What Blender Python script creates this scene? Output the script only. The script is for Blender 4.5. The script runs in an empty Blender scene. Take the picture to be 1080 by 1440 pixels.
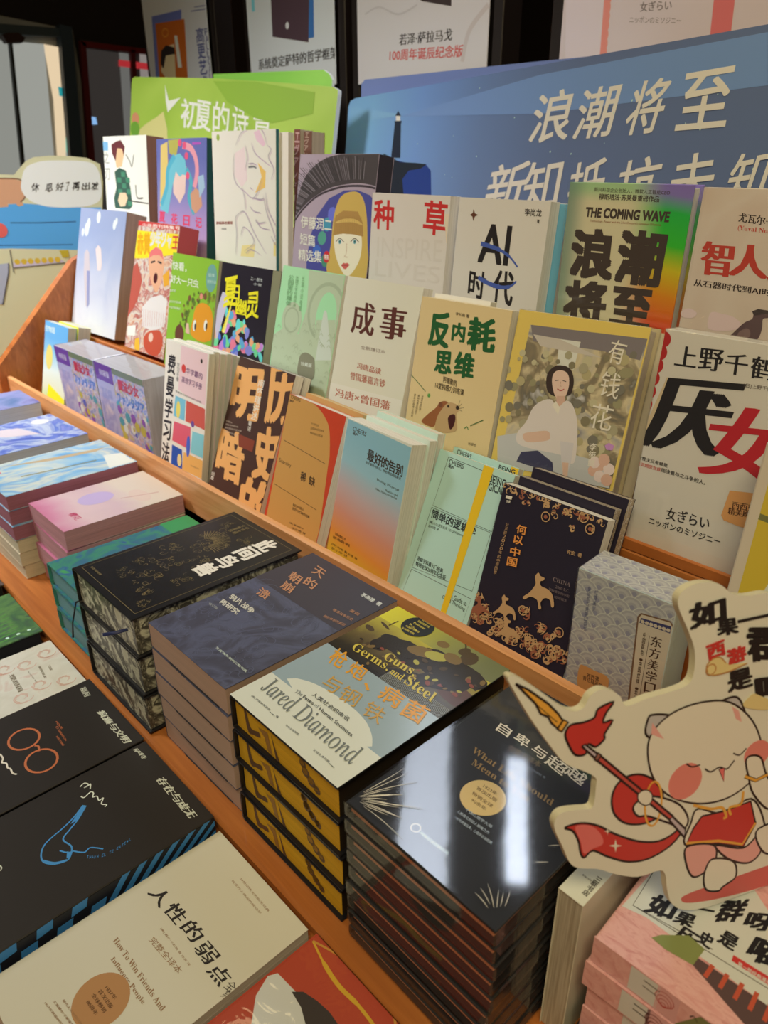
import bpy, math, random
from mathutils import Vector, Matrix
from mathutils.geometry import tessellate_polygon
random.seed(7)
scene = bpy.context.scene
COL = scene.collection
# ------------------------------------------------------------------ camera
FPX, CX, CY = 1043.0, 540.0, 720.0
EYE = Vector((0, 0, 1.45))                      # eye height above the floor
def _ray(u, v): return Vector((u-CX, v-CY, FPX))
_a = -_ray(-540, 225); _a.normalize()           # rows of books run along world X
_b = _ray(1780, 215); _b -= _b.dot(_a)*_a; _b.normalize()   # depth of the table is world Y
_c = _a.cross(_b)
if _c.y > 0: _c = -_c
RW = Matrix((_a, _b, _c))
def W(u, v): return RW @ _ray(u, v)
cd = bpy.data.cameras.new('camera'); cam = bpy.data.objects.new('camera', cd); COL.objects.link(cam)
cd.sensor_fit = 'VERTICAL'; cd.sensor_height = 36; cd.lens = FPX/1440*36; cd.clip_start = 0.02
Rm = Matrix((RW @ Vector((1, 0, 0)), -(RW @ Vector((0, 1, 0))), -(RW @ Vector((0, 0, 1))))).transposed()
cam.matrix_world = Matrix.Translation(EYE) @ Rm.to_4x4()
scene.camera = cam
cd.dof.use_dof = True; cd.dof.focus_distance = 0.82; cd.dof.aperture_fstop = 8.0
# ------------------------------------------------------------------ world, lights, exposure
w = bpy.data.worlds.new('world'); scene.world = w; w.use_nodes = True
w.node_tree.nodes['Background'].inputs[0].default_value = (1.0, 0.80, 0.56, 1)
w.node_tree.nodes['Background'].inputs[1].default_value = 0.16
scene.view_settings.view_transform = 'Standard'; scene.view_settings.look = 'None'
scene.view_settings.gamma = 1; scene.view_settings.use_curve_mapping = False
scene.view_settings.exposure = -0.30
def area(name, loc, target, sx, sy, power, col, spread=180):
    l = bpy.data.lights.new(name, 'AREA'); l.shape = 'RECTANGLE'; l.size = sx; l.size_y = sy
    l.energy = power; l.color = col; l.spread = math.radians(spread)
    o = bpy.data.objects.new(name, l); COL.objects.link(o)
    o.location = Vector(loc)+EYE
    d = (Vector(target)-Vector(loc)); o.rotation_euler = d.to_track_quat('-Z', 'Y').to_euler()
    return o
WARM = (1.0, 0.80, 0.43); NEUT = (1.0, 0.95, 0.86); COOL = (0.78, 0.86, 1.0)
area('ceiling_lamp_warm', (0.35, -0.45, 1.25), (-0.45, 0.6, -0.4), 0.9, 0.5, 32, WARM)
area('ceiling_lamp_left', (-2.3, -0.3, 1.3), (-2.0, 0.75, -0.4), 0.7, 0.7, 25, NEUT, 78)
area('ceiling_lamp_back', (-0.6, 0.55, 1.3), (-0.6, 1.3, 0.0), 1.6, 0.25, 7.5, WARM)
def strip(name, a, b, wd, power, col):
    a = Vector(a); b = Vector(b); c = (a+b)/2
    l = bpy.data.lights.new(name, 'AREA'); l.shape = 'RECTANGLE'; l.size = (b-a).length; l.size_y = wd; l.energy = power; l.color = col; l.spread = math.radians(125)
    o = bpy.data.objects.new(name, l); COL.objects.link(o); o.location = c+EYE
    d = b-a; o.rotation_euler = (0, 0, math.atan2(d.y, d.x)); return o
strip('ceiling_tube_long', (-1.97, 2.17, 1.25), (-1.13, 1.20, 1.25), 0.18, 6.5, COOL)
strip('ceiling_tube_short', (-1.32, 1.97, 1.25), (-0.96, 1.50, 1.25), 0.075, 2.2, COOL)

# ------------------------------------------------------------------ materials
def lin(c): return tuple(((x/255)/12.92 if x <= 10 else ((x/255+0.055)/1.055)**2.4) for x in c)
REF = {'R': (212, 188, 158), 'L': (240, 226, 215), 'F': (200, 178, 142), 'N': (255, 255, 255)}
def alb(c, ref='R'):
    w_ = lin(REF[ref]); k = 0.80 if ref != 'N' else 1
    return tuple(min(0.92, max(0.004, a/b*k)) for a, b in zip(lin(c), w_))
_M = {}
def mat(c, ref='R', rough=0.5, coat=0.0, metal=0.0, spec=0.4):
    key = ('m', tuple(c), ref, rough, coat, metal)
    if key in _M: return _M[key]
    m = bpy.data.materials.new('plain'); m.use_nodes = True
    b = m.node_tree.nodes['Principled BSDF']; b.inputs['Base Color'].default_value = (*alb(c, ref), 1)
    b.inputs['Roughness'].default_value = rough; b.inputs['Coat Weight'].default_value = coat
    b.inputs['Coat Roughness'].default_value = 0.12; b.inputs['Metallic'].default_value = metal
    b.inputs['Specular IOR Level'].default_value = spec
    m.diffuse_color = (*alb(c, ref), 1)
    # faint paper grain
    nt = m.node_tree; n = nt.nodes.new('ShaderNodeTexNoise'); n.inputs['Scale'].default_value = 900
    bu = nt.nodes.new('ShaderNodeBump'); bu.inputs['Strength'].default_value = 0.05; bu.inputs['Distance'].default_value = 0.0005
    tc = nt.nodes.new('ShaderNodeTexCoord'); nt.links.new(tc.outputs['Object'], n.inputs['Vector'])
    nt.links.new(n.outputs['Fac'], bu.inputs['Height']); nt.links.new(bu.outputs['Normal'], b.inputs['Normal'])
    _M[key] = m; return m
def ramp_mat(cols, scale=8, ref='R', rough=0.4, stretch=(1, 1, 1), detail=3, dist=0.6, axis=None, lo=0.3, hi=0.7, coat=0.0, rot=0, interp='LINEAR', offs=(0, 0, 0)):
    """noise (or gradient along a local axis, in metres lo..hi) driving a colour ramp"""
    key = ('r', tuple(map(tuple, cols)), scale, ref, rough, stretch, detail, dist, axis, lo, hi, coat, rot, interp, offs)
    if key in _M: return _M[key]
    m = bpy.data.materials.new('printed_ramp'); m.use_nodes = True; nt = m.node_tree
    b = nt.nodes['Principled BSDF']; b.inputs['Roughness'].default_value = rough; b.inputs['Coat Weight'].default_value = coat
    tc = nt.nodes.new('ShaderNodeTexCoord'); mp = nt.nodes.new('ShaderNodeMapping')
    mp.inputs['Scale'].default_value = stretch; mp.inputs['Rotation'].default_value = (0, rot, 0); mp.inputs['Location'].default_value = offs
    nt.links.new(tc.outputs['Object'], mp.inputs['Vector'])
    n = nt.nodes.new('ShaderNodeTexNoise'); n.inputs['Scale'].default_value = scale; n.inputs['Detail'].default_value = detail
    n.inputs['Distortion'].default_value = dist; nt.links.new(mp.outputs[0], n.inputs['Vector'])
    cr = nt.nodes.new('ShaderNodeValToRGB'); cr.color_ramp.interpolation = interp
    mr = nt.nodes.new('ShaderNodeMapRange'); mr.inputs[1].default_value = lo; mr.inputs[2].default_value = hi
    if axis is None: nt.links.new(n.outputs['Fac'], mr.inputs[0])
    else:
        sp = nt.nodes.new('ShaderNodeSeparateXYZ'); nt.links.new(mp.outputs[0], sp.inputs[0])
        ad = nt.nodes.new('ShaderNodeMath'); ad.operation = 'MULTIPLY_ADD'; ad.inputs[1].default_value = dist*0.1
        nt.links.new(n.outputs['Fac'], ad.inputs[0]); nt.links.new(sp.outputs[axis], ad.inputs[2]); nt.links.new(ad.outputs[0], mr.inputs[0])
    nt.links.new(mr.outputs[0], cr.inputs[0])
    el = cr.color_ramp.elements
    while len(el) < len(cols): el.new(0.5)
    for i, c in enumerate(cols):
        el[i].position = i/(len(cols)-1) if interp == 'LINEAR' else i/len(cols); el[i].color = (*alb(c, ref), 1)
    nt.links.new(cr.outputs[0], b.inputs['Base Color'])
    _M[key] = m; return m
def page_mat(c, ref='R', scale=900, dark=0.72):
    key = ('p', tuple(c), ref, scale)
    if key in _M: return _M[key]
    m = bpy.data.materials.new('page_edges'); m.use_nodes = True; nt = m.node_tree; b = nt.nodes['Principled BSDF']
    b.inputs['Roughness'].default_value = 0.8
    tc = nt.nodes.new('ShaderNodeTexCoord'); mp = nt.nodes.new('ShaderNodeMapping'); mp.inputs['Scale'].default_value = (6, scale, 6)
    n = nt.nodes.new('ShaderNodeTexNoise'); n.inputs['Scale'].default_value = 1; n.inputs['Detail'].default_value = 2
    cr = nt.nodes.new('ShaderNodeValToRGB'); a_ = alb(c, ref)
    cr.color_ramp.elements[0].position = 0.3; cr.color_ramp.elements[0].color = (*[x*dark for x in a_], 1)
    cr.color_ramp.elements[1].position = 0.7; cr.color_ramp.elements[1].color = (*a_, 1)
    nt.links.new(tc.outputs['Object'], mp.inputs[0]); nt.links.new(mp.outputs[0], n.inputs['Vector'])
    nt.links.new(n.outputs['Fac'], cr.inputs[0]); nt.links.new(cr.outputs[0], b.inputs['Base Color'])
    bu = nt.nodes.new('ShaderNodeBump'); bu.inputs['Strength'].default_value = 0.3; bu.inputs['Distance'].default_value = 0.0005
    nt.links.new(n.outputs['Fac'], bu.inputs['Height']); nt.links.new(bu.outputs['Normal'], b.inputs['Normal'])
    _M[key] = m; return m
def wood_mat(c1, c2, ref='R', stretch=(3, 60, 60)):
    key = ('w', c1, c2, stretch)
    if key in _M: return _M[key]
    m = bpy.data.materials.new('orange_beech'); m.use_nodes = True; nt = m.node_tree; b = nt.nodes['Principled BSDF']
    b.inputs['Roughness'].default_value = 0.38; b.inputs['Coat Weight'].default_value = 0.15
    tc = nt.nodes.new('ShaderNodeTexCoord'); mp = nt.nodes.new('ShaderNodeMapping'); mp.inputs['Scale'].default_value = stretch
    n = nt.nodes.new('ShaderNodeTexNoise'); n.inputs['Scale'].default_value = 1.5; n.inputs['Detail'].default_value = 6; n.inputs['Distortion'].default_value = 0.8
    cr = nt.nodes.new('ShaderNodeValToRGB')
    cr.color_ramp.elements[0].position = 0.3; cr.color_ramp.elements[0].color = (*alb(c1, ref), 1)
    cr.color_ramp.elements[1].position = 0.72; cr.color_ramp.elements[1].color = (*alb(c2, ref), 1)
    nt.links.new(tc.outputs['Object'], mp.inputs[0]); nt.links.new(mp.outputs[0], n.inputs['Vector'])
    nt.links.new(n.outputs['Fac'], cr.inputs[0]); nt.links.new(cr.outputs[0], b.inputs['Base Color'])
    bu = nt.nodes.new('ShaderNodeBump'); bu.inputs['Strength'].default_value = 0.06; bu.inputs['Distance'].default_value = 0.001
    nt.links.new(n.outputs['Fac'], bu.inputs['Height']); nt.links.new(bu.outputs['Normal'], b.inputs['Normal'])
    _M[key] = m; return m
def emit_mat(c, strength=1.0):
    key = ('e', tuple(c), strength)
    if key in _M: return _M[key]
    m = bpy.data.materials.new('lit'); m.use_nodes = True; b = m.node_tree.nodes['Principled BSDF']
    b.inputs['Base Color'].default_value = (0.02, 0.02, 0.02, 1); b.inputs['Emission Color'].default_value = (*lin(c), 1); b.inputs['Emission Strength'].default_value = strength
    _M[key] = m; return m
def wrap_mat(scale=26, strength=0.35, ior=1.35, rough=0.06, base=0.05):
    key = ('wrap', scale, strength, ior, base)
    if key in _M: return _M[key]
    m = bpy.data.materials.new('shrink_wrap'); m.use_nodes = True; nt = m.node_tree
    for n in list(nt.nodes):
        if n.type != 'OUTPUT_MATERIAL': nt.nodes.remove(n)
    out = [n for n in nt.nodes][0]
    tr = nt.nodes.new('ShaderNodeBsdfTransparent'); gl = nt.nodes.new('ShaderNodeBsdfGlossy'); gl.inputs['Roughness'].default_value = rough
    lw = nt.nodes.new('ShaderNodeLayerWeight'); lw.inputs['Blend'].default_value = 0.5; pw = nt.nodes.new('ShaderNodeMath'); pw.operation = 'POWER'; pw.inputs[1].default_value = 4.0
    nt.links.new(lw.outputs['Facing'], pw.inputs[0]); fr = nt.nodes.new('ShaderNodeMath'); fr.operation = 'MULTIPLY_ADD'; fr.inputs[1].default_value = 0.45; fr.inputs[2].default_value = base; nt.links.new(pw.outputs[0], fr.inputs[0]); mx = nt.nodes.new('ShaderNodeMixShader')
    tc = nt.nodes.new('ShaderNodeTexCoord'); n = nt.nodes.new('ShaderNodeTexNoise'); n.inputs['Scale'].default_value = scale
    n.inputs['Detail'].default_value = 3; n.inputs['Distortion'].default_value = 1.5
    bu = nt.nodes.new('ShaderNodeBump'); bu.inputs['Strength'].default_value = strength; bu.inputs['Distance'].default_value = 0.004
    nt.links.new(tc.outputs['Object'], n.inputs['Vector']); nt.links.new(n.outputs['Fac'], bu.inputs['Height'])
    nt.links.new(bu.outputs['Normal'], gl.inputs['Normal']); nt.links.new(bu.outputs['Normal'], lw.inputs['Normal'])
    nt.links.new(fr.outputs[0], mx.inputs[0]); nt.links.new(tr.outputs[0], mx.inputs[1]); nt.links.new(gl.outputs[0], mx.inputs[2])
    nt.links.new(mx.outputs[0], out.inputs[0]); _M[key] = m; return m

# ------------------------------------------------------------------ mesh helpers
def mesh_obj(name, verts, faces, mats, parent=None, midx=None, smooth=False):
    me = bpy.data.meshes.new(name); me.from_pydata([tuple(v) for v in verts], [], faces)
    if not isinstance(mats, (list, tuple)): mats = [mats]
    for m in mats: me.materials.append(m)
    if midx: me.polygons.foreach_set('material_index', midx)
    if smooth: me.polygons.foreach_set('use_smooth', [True]*len(me.polygons))
    me.update()
    o = bpy.data.objects.new(name, me); COL.objects.link(o)
    if parent: o.parent = parent
    return o
class MB:
    def __init__(s): s.v = []; s.f = []; s.m = []
    def box(s, x0, x1, y0, y1, z0, z1, m=0, bev=0.0):
        b = len(s.v)
        if bev <= 0:
            s.v += [(x, y, z) for x in (x0, x1) for y in (y0, y1) for z in (z0, z1)]
            F = [(0, 1, 3, 2), (4, 6, 7, 5), (0, 4, 5, 1), (2, 3, 7, 6), (0, 2, 6, 4), (1, 5, 7, 3)]
            s.f += [tuple(b+i for i in f) for f in F]; s.m += [m]*6; return s
        c = bev   # chamfered box
        P = {}
        def vid(p):
            if p not in P: P[p] = len(s.v); s.v.append(p)
            return P[p]
        xs = (x0, x1); ys = (y0, y1); zs = (z0, z1)
        def pt(i, j, k, ax):
            x = xs[i]+(0 if ax == 0 else (c if i == 0 else -c)); y = ys[j]+(0 if ax == 1 else (c if j == 0 else -c)); z = zs[k]+(0 if ax == 2 else (c if k == 0 else -c))
            return vid((x, y, z))
        for i in (0, 1):
            q = [pt(i, 0, 0, 0), pt(i, 0, 1, 0), pt(i, 1, 1, 0), pt(i, 1, 0, 0)]; s.f.append(tuple(q if i == 0 else q[::-1]))
            q = [pt(0, i, 0, 1), pt(1, i, 0, 1), pt(1, i, 1, 1), pt(0, i, 1, 1)]; s.f.append(tuple(q if i == 0 else q[::-1]))
            q = [pt(0, 0, i, 2), pt(0, 1, i, 2), pt(1, 1, i, 2), pt(1, 0, i, 2)]; s.f.append(tuple(q if i == 0 else q[::-1]))
        for i in (0, 1):
            for j in (0, 1):
                s.f.append((pt(i, j, 0, 0), pt(i, j, 1, 0), pt(i, j, 1, 1), pt(i, j, 0, 1)))
                s.f.append((pt(i, 0, j, 0), pt(i, 1, j, 0), pt(i, 1, j, 2), pt(i, 0, j, 2)))
                s.f.append((pt(0, i, j, 1), pt(1, i, j, 1), pt(1, i, j, 2), pt(0, i, j, 2)))
                for k in (0, 1): s.f.append((pt(i, j, k, 0), pt(i, j, k, 1), pt(i, j, k, 2)))
        s.m += [m]*(6+12+8); return s
    def extrude(s, prof, z0, z1, m=0):        # prof: xy polygon extruded along z
        b = len(s.v); n = len(prof)
        s.v += [(x, y, z0) for x, y in prof]+[(x, y, z1) for x, y in prof]
        for i in range(n):
            j = (i+1) % n; s.f.append((b+i, b+j, b+n+j, b+n+i)); s.m.append(m)
        for t in tessellate_polygon([[Vector((x, y, 0)) for x, y in prof]]):
            s.f.append(tuple(b+i for i in t)); s.f.append(tuple(b+n+i for i in t)); s.m += [m, m]
        return s
    def build(s, name, mats, parent=None, smooth=False):
        o = mesh_obj(name, s.v, s.f, mats, parent, s.m, smooth)
        return o
def tube(pts, r, n=8, flat=1.0):
    """flat<1 squashes the section; returns verts, faces"""
    V, F = [], []; pts = [Vector(p) for p in pts]
    for i, p in enumerate(pts):
        t = (pts[min(i+1, len(pts)-1)]-pts[max(i-1, 0)]).normalized()
        a = t.cross(Vector((0.13, 0.3, 0.95))).normalized(); b = t.cross(a)
        rr = r[i] if isinstance(r, (list, tuple)) else r
        for k in range(n):
            an = 2*math.pi*k/n; V.append(p+a*math.cos(an)*rr+b*math.sin(an)*rr*flat)
    for i in range(len(pts)-1):
        for k in range(n):
            F.append((i*n+k, i*n+(k+1) % n, (i+1)*n+(k+1) % n, (i+1)*n+k))
    F.append(tuple(range(n))[::-1]); F.append(tuple((len(pts)-1)*n+k for k in range(n)))
    return V, F
def tag(o, label=None, cat=None, group=None, kind=None):
    if label: o['label'] = label
    if cat: o['category'] = cat
    if group: o['group'] = group
    if kind: o['kind'] = kind
    return o
def empty(name, pos, rot=(0, 0, 0)):
    o = bpy.data.objects.new(name, None); COL.objects.link(o); o.empty_display_size = 0.03
    o.location = Vector(pos)+EYE; o.rotation_euler = rot; return o
KIDS = {}
def kids(o): return [c for c in bpy.data.objects if c.parent == o]
def copy_tree(o, parent=None):
    c = o.copy(); COL.objects.link(c); c.parent = parent
    for ch in kids(o): copy_tree(ch, c)
    return c

# ------------------------------------------------------------------ planes and printing
class Plane:
    """plane of a cover: local X across, local Z up, local -Y towards the reader"""
    def __init__(s, pos, lean, yaw):
        s.o = Vector(pos); l = math.radians(lean); y = math.radians(yaw)
        s.rot = (-l, 0, y)
        s.u = Vector((math.cos(y), math.sin(y), 0)); n = Vector((-math.sin(y), math.cos(y), 0))
        s.up = n*math.sin(l)+Vector((0, 0, math.cos(l))); s.n = s.u.cross(s.up)
    def px(s, u, v):
        r = W(u, v); t = s.o.dot(s.n)/r.dot(s.n); p = r*t-s.o
        return (p.dot(s.u), p.dot(s.up))
def Q(ox, oy, sc): return lambda x, y: (ox+x/sc, oy+y/sc)
_G = {}
def glyphs(s):
    if s not in _G:
        c = bpy.data.curves.new('t', 'FONT'); c.body = s; c.size = 1; c.resolution_u = 3
        o = bpy.data.objects.new('t', c); COL.objects.link(o)
        bpy.context.view_layer.update()
        me = bpy.data.meshes.new_from_object(o.evaluated_get(bpy.context.evaluated_depsgraph_get()))
        me.calc_loop_triangles()
        V = [(v.co.x, v.co.y) for v in me.vertices]; T = [tuple(t.vertices) for t in me.loop_triangles]
        COL.objects.unlink(o); bpy.data.objects.remove(o); bpy.data.curves.remove(c); bpy.data.meshes.remove(me)
        x0 = min(p[0] for p in V); x1 = max(p[0] for p in V); y0 = min(p[1] for p in V); y1 = max(p[1] for p in V)
        _G[s] = (V, T, (x0, x1, y0, y1))
    return _G[s]
def serif(s):
    r = ''
    for ch in s:
        if 'A' <= ch <= 'Z': r += chr(0x1D400+ord(ch)-65)
        elif 'a' <= ch <= 'z': r += chr(0x1D41A+ord(ch)-97)
        elif '0' <= ch <= '9': r += chr(0x1D7CE+ord(ch)-48)
        else: r += ch
    return r
def ital(s):
    r = ''
    for ch in s:
        if ch == 'h': r += '\u210e'
        elif 'A' <= ch <= 'Z': r += chr(0x1D434+ord(ch)-65)
        elif 'a' <= ch <= 'z': r += chr(0x1D44E+ord(ch)-97)
        else: r += ch
    return r
SH = {'sans': [(0, 0)], 'bold': [(-.022, -.02), (.022, -.02), (-.022, .02), (.022, .02), (0, 0)],
      'semi': [(-.012, -.01), (.012, .01), (.012, -.01), (-.012, .01)],
      'song': [(-.022, 0), (-.007, 0), (.008, 0), (.024, 0)], 'heavysong': [(-.05, 0), (-.025, 0), (0, 0), (.025, 0), (.05, 0)],
      'brush': [(-.045, -.03), (.045, -.02), (-.03, .03), (.03, .035), (0, 0), (.05, 0), (-.05, 0)],
      'black': [(a*.045, b*.04) for a in (-1, 0, 1) for b in (-1, 0, 1)]}
class Print:
    """flat print on a cover: glyphs and shapes as thin mesh a hair above the surface"""
    def __init__(s, plane, w, h, lift=0.00015, clip=True, dz=0.000005):
        s.dz = dz
        s.p = plane; s.w = w; s.h = h; s.lift = lift; s.V = []; s.F = []; s.MI = []; s.mats = []; s.layer = 0; s.clip = clip
    def mi(s, m):
        if m not in s.mats: s.mats.append(m)
        return s.mats.index(m)
    def pt(s, q, f=None):
        if f == 'loc': return q
        if f: q = f(*q)
        return s.p.px(*q)
    def tri(s, a, b, c, mi, z):
        poly = [a, b, c]
        if s.clip:
            for ax, lim, sg in ((0, 0.0005, 1), (0, s.w-0.0005, -1), (1, 0.0005, 1), (1, s.h-0.0005, -1)):
                out = []
                for i in range(len(poly)):
                    p, q = poly[i], poly[(i+1) % len(poly)]
                    dp = (p[ax]-lim)*sg; dq = (q[ax]-lim)*sg
                    if dp >= 0: out.append(p)
                    if (dp >= 0) != (dq >= 0):
                        t = dp/(dp-dq); out.append((p[0]+(q[0]-p[0])*t, p[1]+(q[1]-p[1])*t))
                poly = out
                if len(poly) < 3: return
        a, b, c = poly[:3]
        if (b[0]-a[0])*(c[1]-a[1])-(b[1]-a[1])*(c[0]-a[0]) < 0: poly = poly[::-1]
        b0 = len(s.V); s.V += [(x, -z, y) for x, y in poly]; s.F.append(tuple(range(b0, b0+len(poly)))); s.MI.append(mi)
    def step(s): s.layer += 1; return s.lift+s.layer*s.dz
    def poly(s, pts, m, f=None, z=None):
        z = z or s.step(); P = [s.pt(q, f) for q in pts]; k = s.mi(m)
        for t in tessellate_polygon([[Vector((x, y, 0)) for x, y in P]]): s.tri(P[t[0]], P[t[1]], P[t[2]], k, z)
    def rect(s, x0, x1, y0, y1, m): s.poly([(x0, y0), (x1, y0), (x1, y1), (x0, y1)], m, 'loc')
    def disk(s, c, r, m, f='loc', ry=None, n=20, rot=0, a0=0, a1=360, z=None):
        c = s.pt(c, f); ry = ry or r; cr, sr = math.cos(math.radians(rot)), math.sin(math.radians(rot)); P = []
        for i in range(n+1 if a1-a0 < 360 else n):
            t = math.radians(a0+(a1-a0)*i/n); x = r*math.cos(t); y = ry*math.sin(t); P.append((c[0]+x*cr-y*sr, c[1]+x*sr+y*cr))
        k = s.mi(m); z = z or s.step()
        for i in range(1, len(P)-1): s.tri(P[0], P[i], P[i+1], k, z)
    def ring(s, c, r, wd, m, f='loc', ry=None, n=24, rot=0, a0=0, a1=360, z=None):
        c = s.pt(c, f); ry = ry or r; cr, sr = math.cos(math.radians(rot)), math.sin(math.radians(rot))
        P = []
        for i in range(n+1):
            t = math.radians(a0+(a1-a0)*i/n); x = r*math.cos(t); y = ry*math.sin(t); P.append((c[0]+x*cr-y*sr, c[1]+x*sr+y*cr))
        s.line(P, wd, m, 'loc', z=z)
    def line(s, pts, wd, m, f=None, taper=False, z=None):
        P = [Vector(s.pt(q, f)) for q in pts]; k = s.mi(m); z = z or s.step(); n = len(P); L = []
        for i, p in enumerate(P):
            d = P[min(i+1, n-1)]-P[max(i-1, 0)]
            if d.length < 1e-9: d = Vector((1, 0))
            d.normalize(); nn = Vector((-d.y, d.x)); ww = (wd[i] if isinstance(wd, (list, tuple)) else wd)/2
            if taper: ww *= math.sin(math.pi*(i+0.6)/(n+0.2))**0.6
            L.append((p+nn*ww, p-nn*ww))
        for i in range(n-1):
            a, b = L[i]; c, d = L[i+1]; s.tri(tuple(a), tuple(b), tuple(d), k, z); s.tri(tuple(a), tuple(d), tuple(c), k, z)
    def curve(s, pts, wd, m, f=None, sub=6, taper=False, z=None):
        P = [Vector(s.pt(q, f)) for q in pts]; s.line(spline(P, sub), wd, m, 'loc', taper, z)
    def text(s, st, bl, br, up, m, style='sans', f=None, jit=0.0):
        """ink box of the string: bl, br corners and up vector, all in the same crop pixels"""
        V, T, (x0, x1, y0, y1) = glyphs(st)
        B = Vector(s.pt(bl, f)); R = Vector(s.pt(br, f))-B; U = Vector(s.pt((bl[0]+up[0], bl[1]+up[1]), f))-B
        k = s.mi(m); z = s.step(); sx = x1-x0; sy = max(y1-y0, 0.3)
        em = sx/max(1, len(st))
        for i, (dx, dy) in enumerate(SH[style]):
            pv = []
            for (x, y) in V:
                a = (x+dx-x0)/sx; b_ = (y+dy-y0)/sy
                if jit: b_ += jit*math.sin(x*9.1)*0.3+jit*math.sin(y*13+x*5)*0.15; a += jit*math.sin(y*11.3+x*3)*0.1/len(st)
                q = B+R*a+U*b_; pv.append((q.x, q.y))
            for t in T: s.tri(pv[t[0]], pv[t[1]], pv[t[2]], k, z+i*max(3e-6, s.dz*0.35))
        s.layer += int(len(SH[style])*max(3e-6, s.dz*0.35)/s.dz)
    def vtext(s, st, tl, dn, rt, m, style='sans', f=None, gap=0.1):
        n = len(st)
        for i, ch in enumerate(st):
            if ch == ' ': continue
            bl = (tl[0]+dn[0]*(i+1-gap)/n, tl[1]+dn[1]*(i+1-gap)/n)
            s.text(ch, bl, (bl[0]+rt[0], bl[1]+rt[1]), (-dn[0]*(1-gap)/n, -dn[1]*(1-gap)/n), m, style, f)
    def build(s, name, parent):
        if not s.F: return None
        o = mesh_obj(name, s.V, s.F, s.mats, parent, s.MI); return o
def spline(P, sub=6, closed=False):
    out = []; n = len(P); P = [Vector(p) for p in P]
    for i in range(n if closed else n-1):
        if closed: a, b, c, d = P[(i-1) % n], P[i], P[(i+1) % n], P[(i+2) % n]
        else: a, b, c, d = P[max(i-1, 0)], P[i], P[i+1], P[min(i+2, n-1)]
        for k in range(sub):
            t = k/sub; out.append(0.5*((2*b)+(c-a)*t+(2*a-5*b+4*c-d)*t*t+(3*b-a-3*c+d)*t**3))
    if not closed: out.append(P[-1])
    return [tuple(o) for o in out]
def curl(rng, x, y, r, sg=1):
    pts = []; a0 = rng.uniform(0, 6.28)
    for i in range(12):
        t = i/11; rr = r*(1-0.8*t); a = a0+sg*t*5.2; pts.append((x+rr*math.cos(a), y+rr*math.sin(a)))
    return pts

# ------------------------------------------------------------------ books
def paper_cover(w, h, t, m_cover, parent, th=0.0006):
    r = min(0.002, t*0.3); pr = [(w, 0), (r, 0), (r*0.3, r*0.3), (0, r), (0, t-r), (r*0.3, t-r*0.3), (r, t), (w, t), (w, t-th), (r, t-th), (th, t-r), (th, r), (r, th), (w, th)]
    return MB().extrude(pr, 0, h).build('cover', m_cover, parent)
def hard_cover(w, h, t, m_cover, parent):
    b = 0.0025; mb = MB()
    mb.box(0.004, w, 0, b, 0, h, bev=0.0006); mb.box(0.004, w, t-b, t, 0, h, bev=0.0006)
    pr = [(0.006, 0.0002), (0.0018, 0.0006), (0, 0.004), (0, t-0.004), (0.0018, t-0.0006), (0.006, t-0.0002), (0.006, t-b), (0.0035, t-b), (0.0022, t-0.004), (0.0022, 0.004), (0.0035, b), (0.006, b)]
    mb.extrude(pr, 0, h)
    return mb.build('cover', m_cover, parent)
class Book: pass
def book(label, pos, w, h, t, lean, yaw, cover, pages, hard=False, name='book', cat='book', group=None, wrap=None, roll=0):
    B = Book(); B.p = Plane(pos, lean, yaw); B.w, B.h, B.t = w, h, t
    r = empty(name, pos, B.p.rot); tag(r, label, cat, group); B.root = r; B.wrapped = bool(wrap)
    if hard:
        B.cover = hard_cover(w, h, t, cover, r)
        MB().box(0.0035, w-0.004, 0.0027, t-0.0027, 0.004, h-0.004, bev=0.0004).build('page_block', pages, r)
    else:
        B.cover = paper_cover(w, h, t, cover, r)
        MB().box(0.0008, w-0.0004, 0.0007, t-0.0007, 0.0004, h-0.0004).build('page_block', pages, r)
    if wrap:
        e = 0.0010
        MB().box(-e, w+e, -e-0.0006, t+e, -e, h+e, bev=0.0015).build('plastic_wrap', wrap, r)
    return B
def pr_of(B, **k): return Print(B.p, B.w, B.h, **k)
ORD = ['topmost', 'second from the top', 'third from the top', 'fourth from the top', 'fifth from the top', 'sixth from the top', 'seventh from the top', 'eighth from the top', 'ninth from the top']
def stack(B, n, what, group, jit=0.002, rot=0.6, pitch=None):
    """copies of a flat-lying book underneath it"""
    out = []; tag(B.root, 'topmost '+what, None, group)
    for i in range(1, n):
        c = B.root.copy(); COL.objects.link(c)
        for ch in kids(B.root):
            if ch.name.split('.')[0] in ('cover', 'page_block', 'plastic_wrap', 'edge_print', 'spine_print', 'fore_edge_tab', 'fore_edge'):
                d = ch.copy(); COL.objects.link(d); d.parent = c
        c.location.z -= i*(pitch or (B.t+0.0008)); c.location.x += random.uniform(-jit, jit); c.location.y += random.uniform(-jit, jit)
        c.rotation_euler.z += math.radians(random.uniform(-rot, rot))
        tag(c, ORD[i]+' '+what, 'book', group); out.append(c)
    return out

# ================================================================== the room
BLACKW = mat((34, 26, 22), 'N', 0.5)
def struct(o): o['kind'] = 'structure'; return o
struct(MB().box(-7, 3, -3, 5.2, -1.5, -1.45).build('floor', ramp_mat([(96, 88, 80), (120, 112, 102)], 3, 'N', 0.4))).location = EYE
struct(MB().box(-7, 3, -3, 5.2, 1.35, 1.4).build('ceiling', mat((70, 60, 52), 'N', 0.9))).location = EYE
struct(MB().box(-5.0, 3, 5.0, 5.1, -1.45, 1.35).build('wall_back', mat((34, 27, 25), 'N', 0.7))).location = EYE
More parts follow.
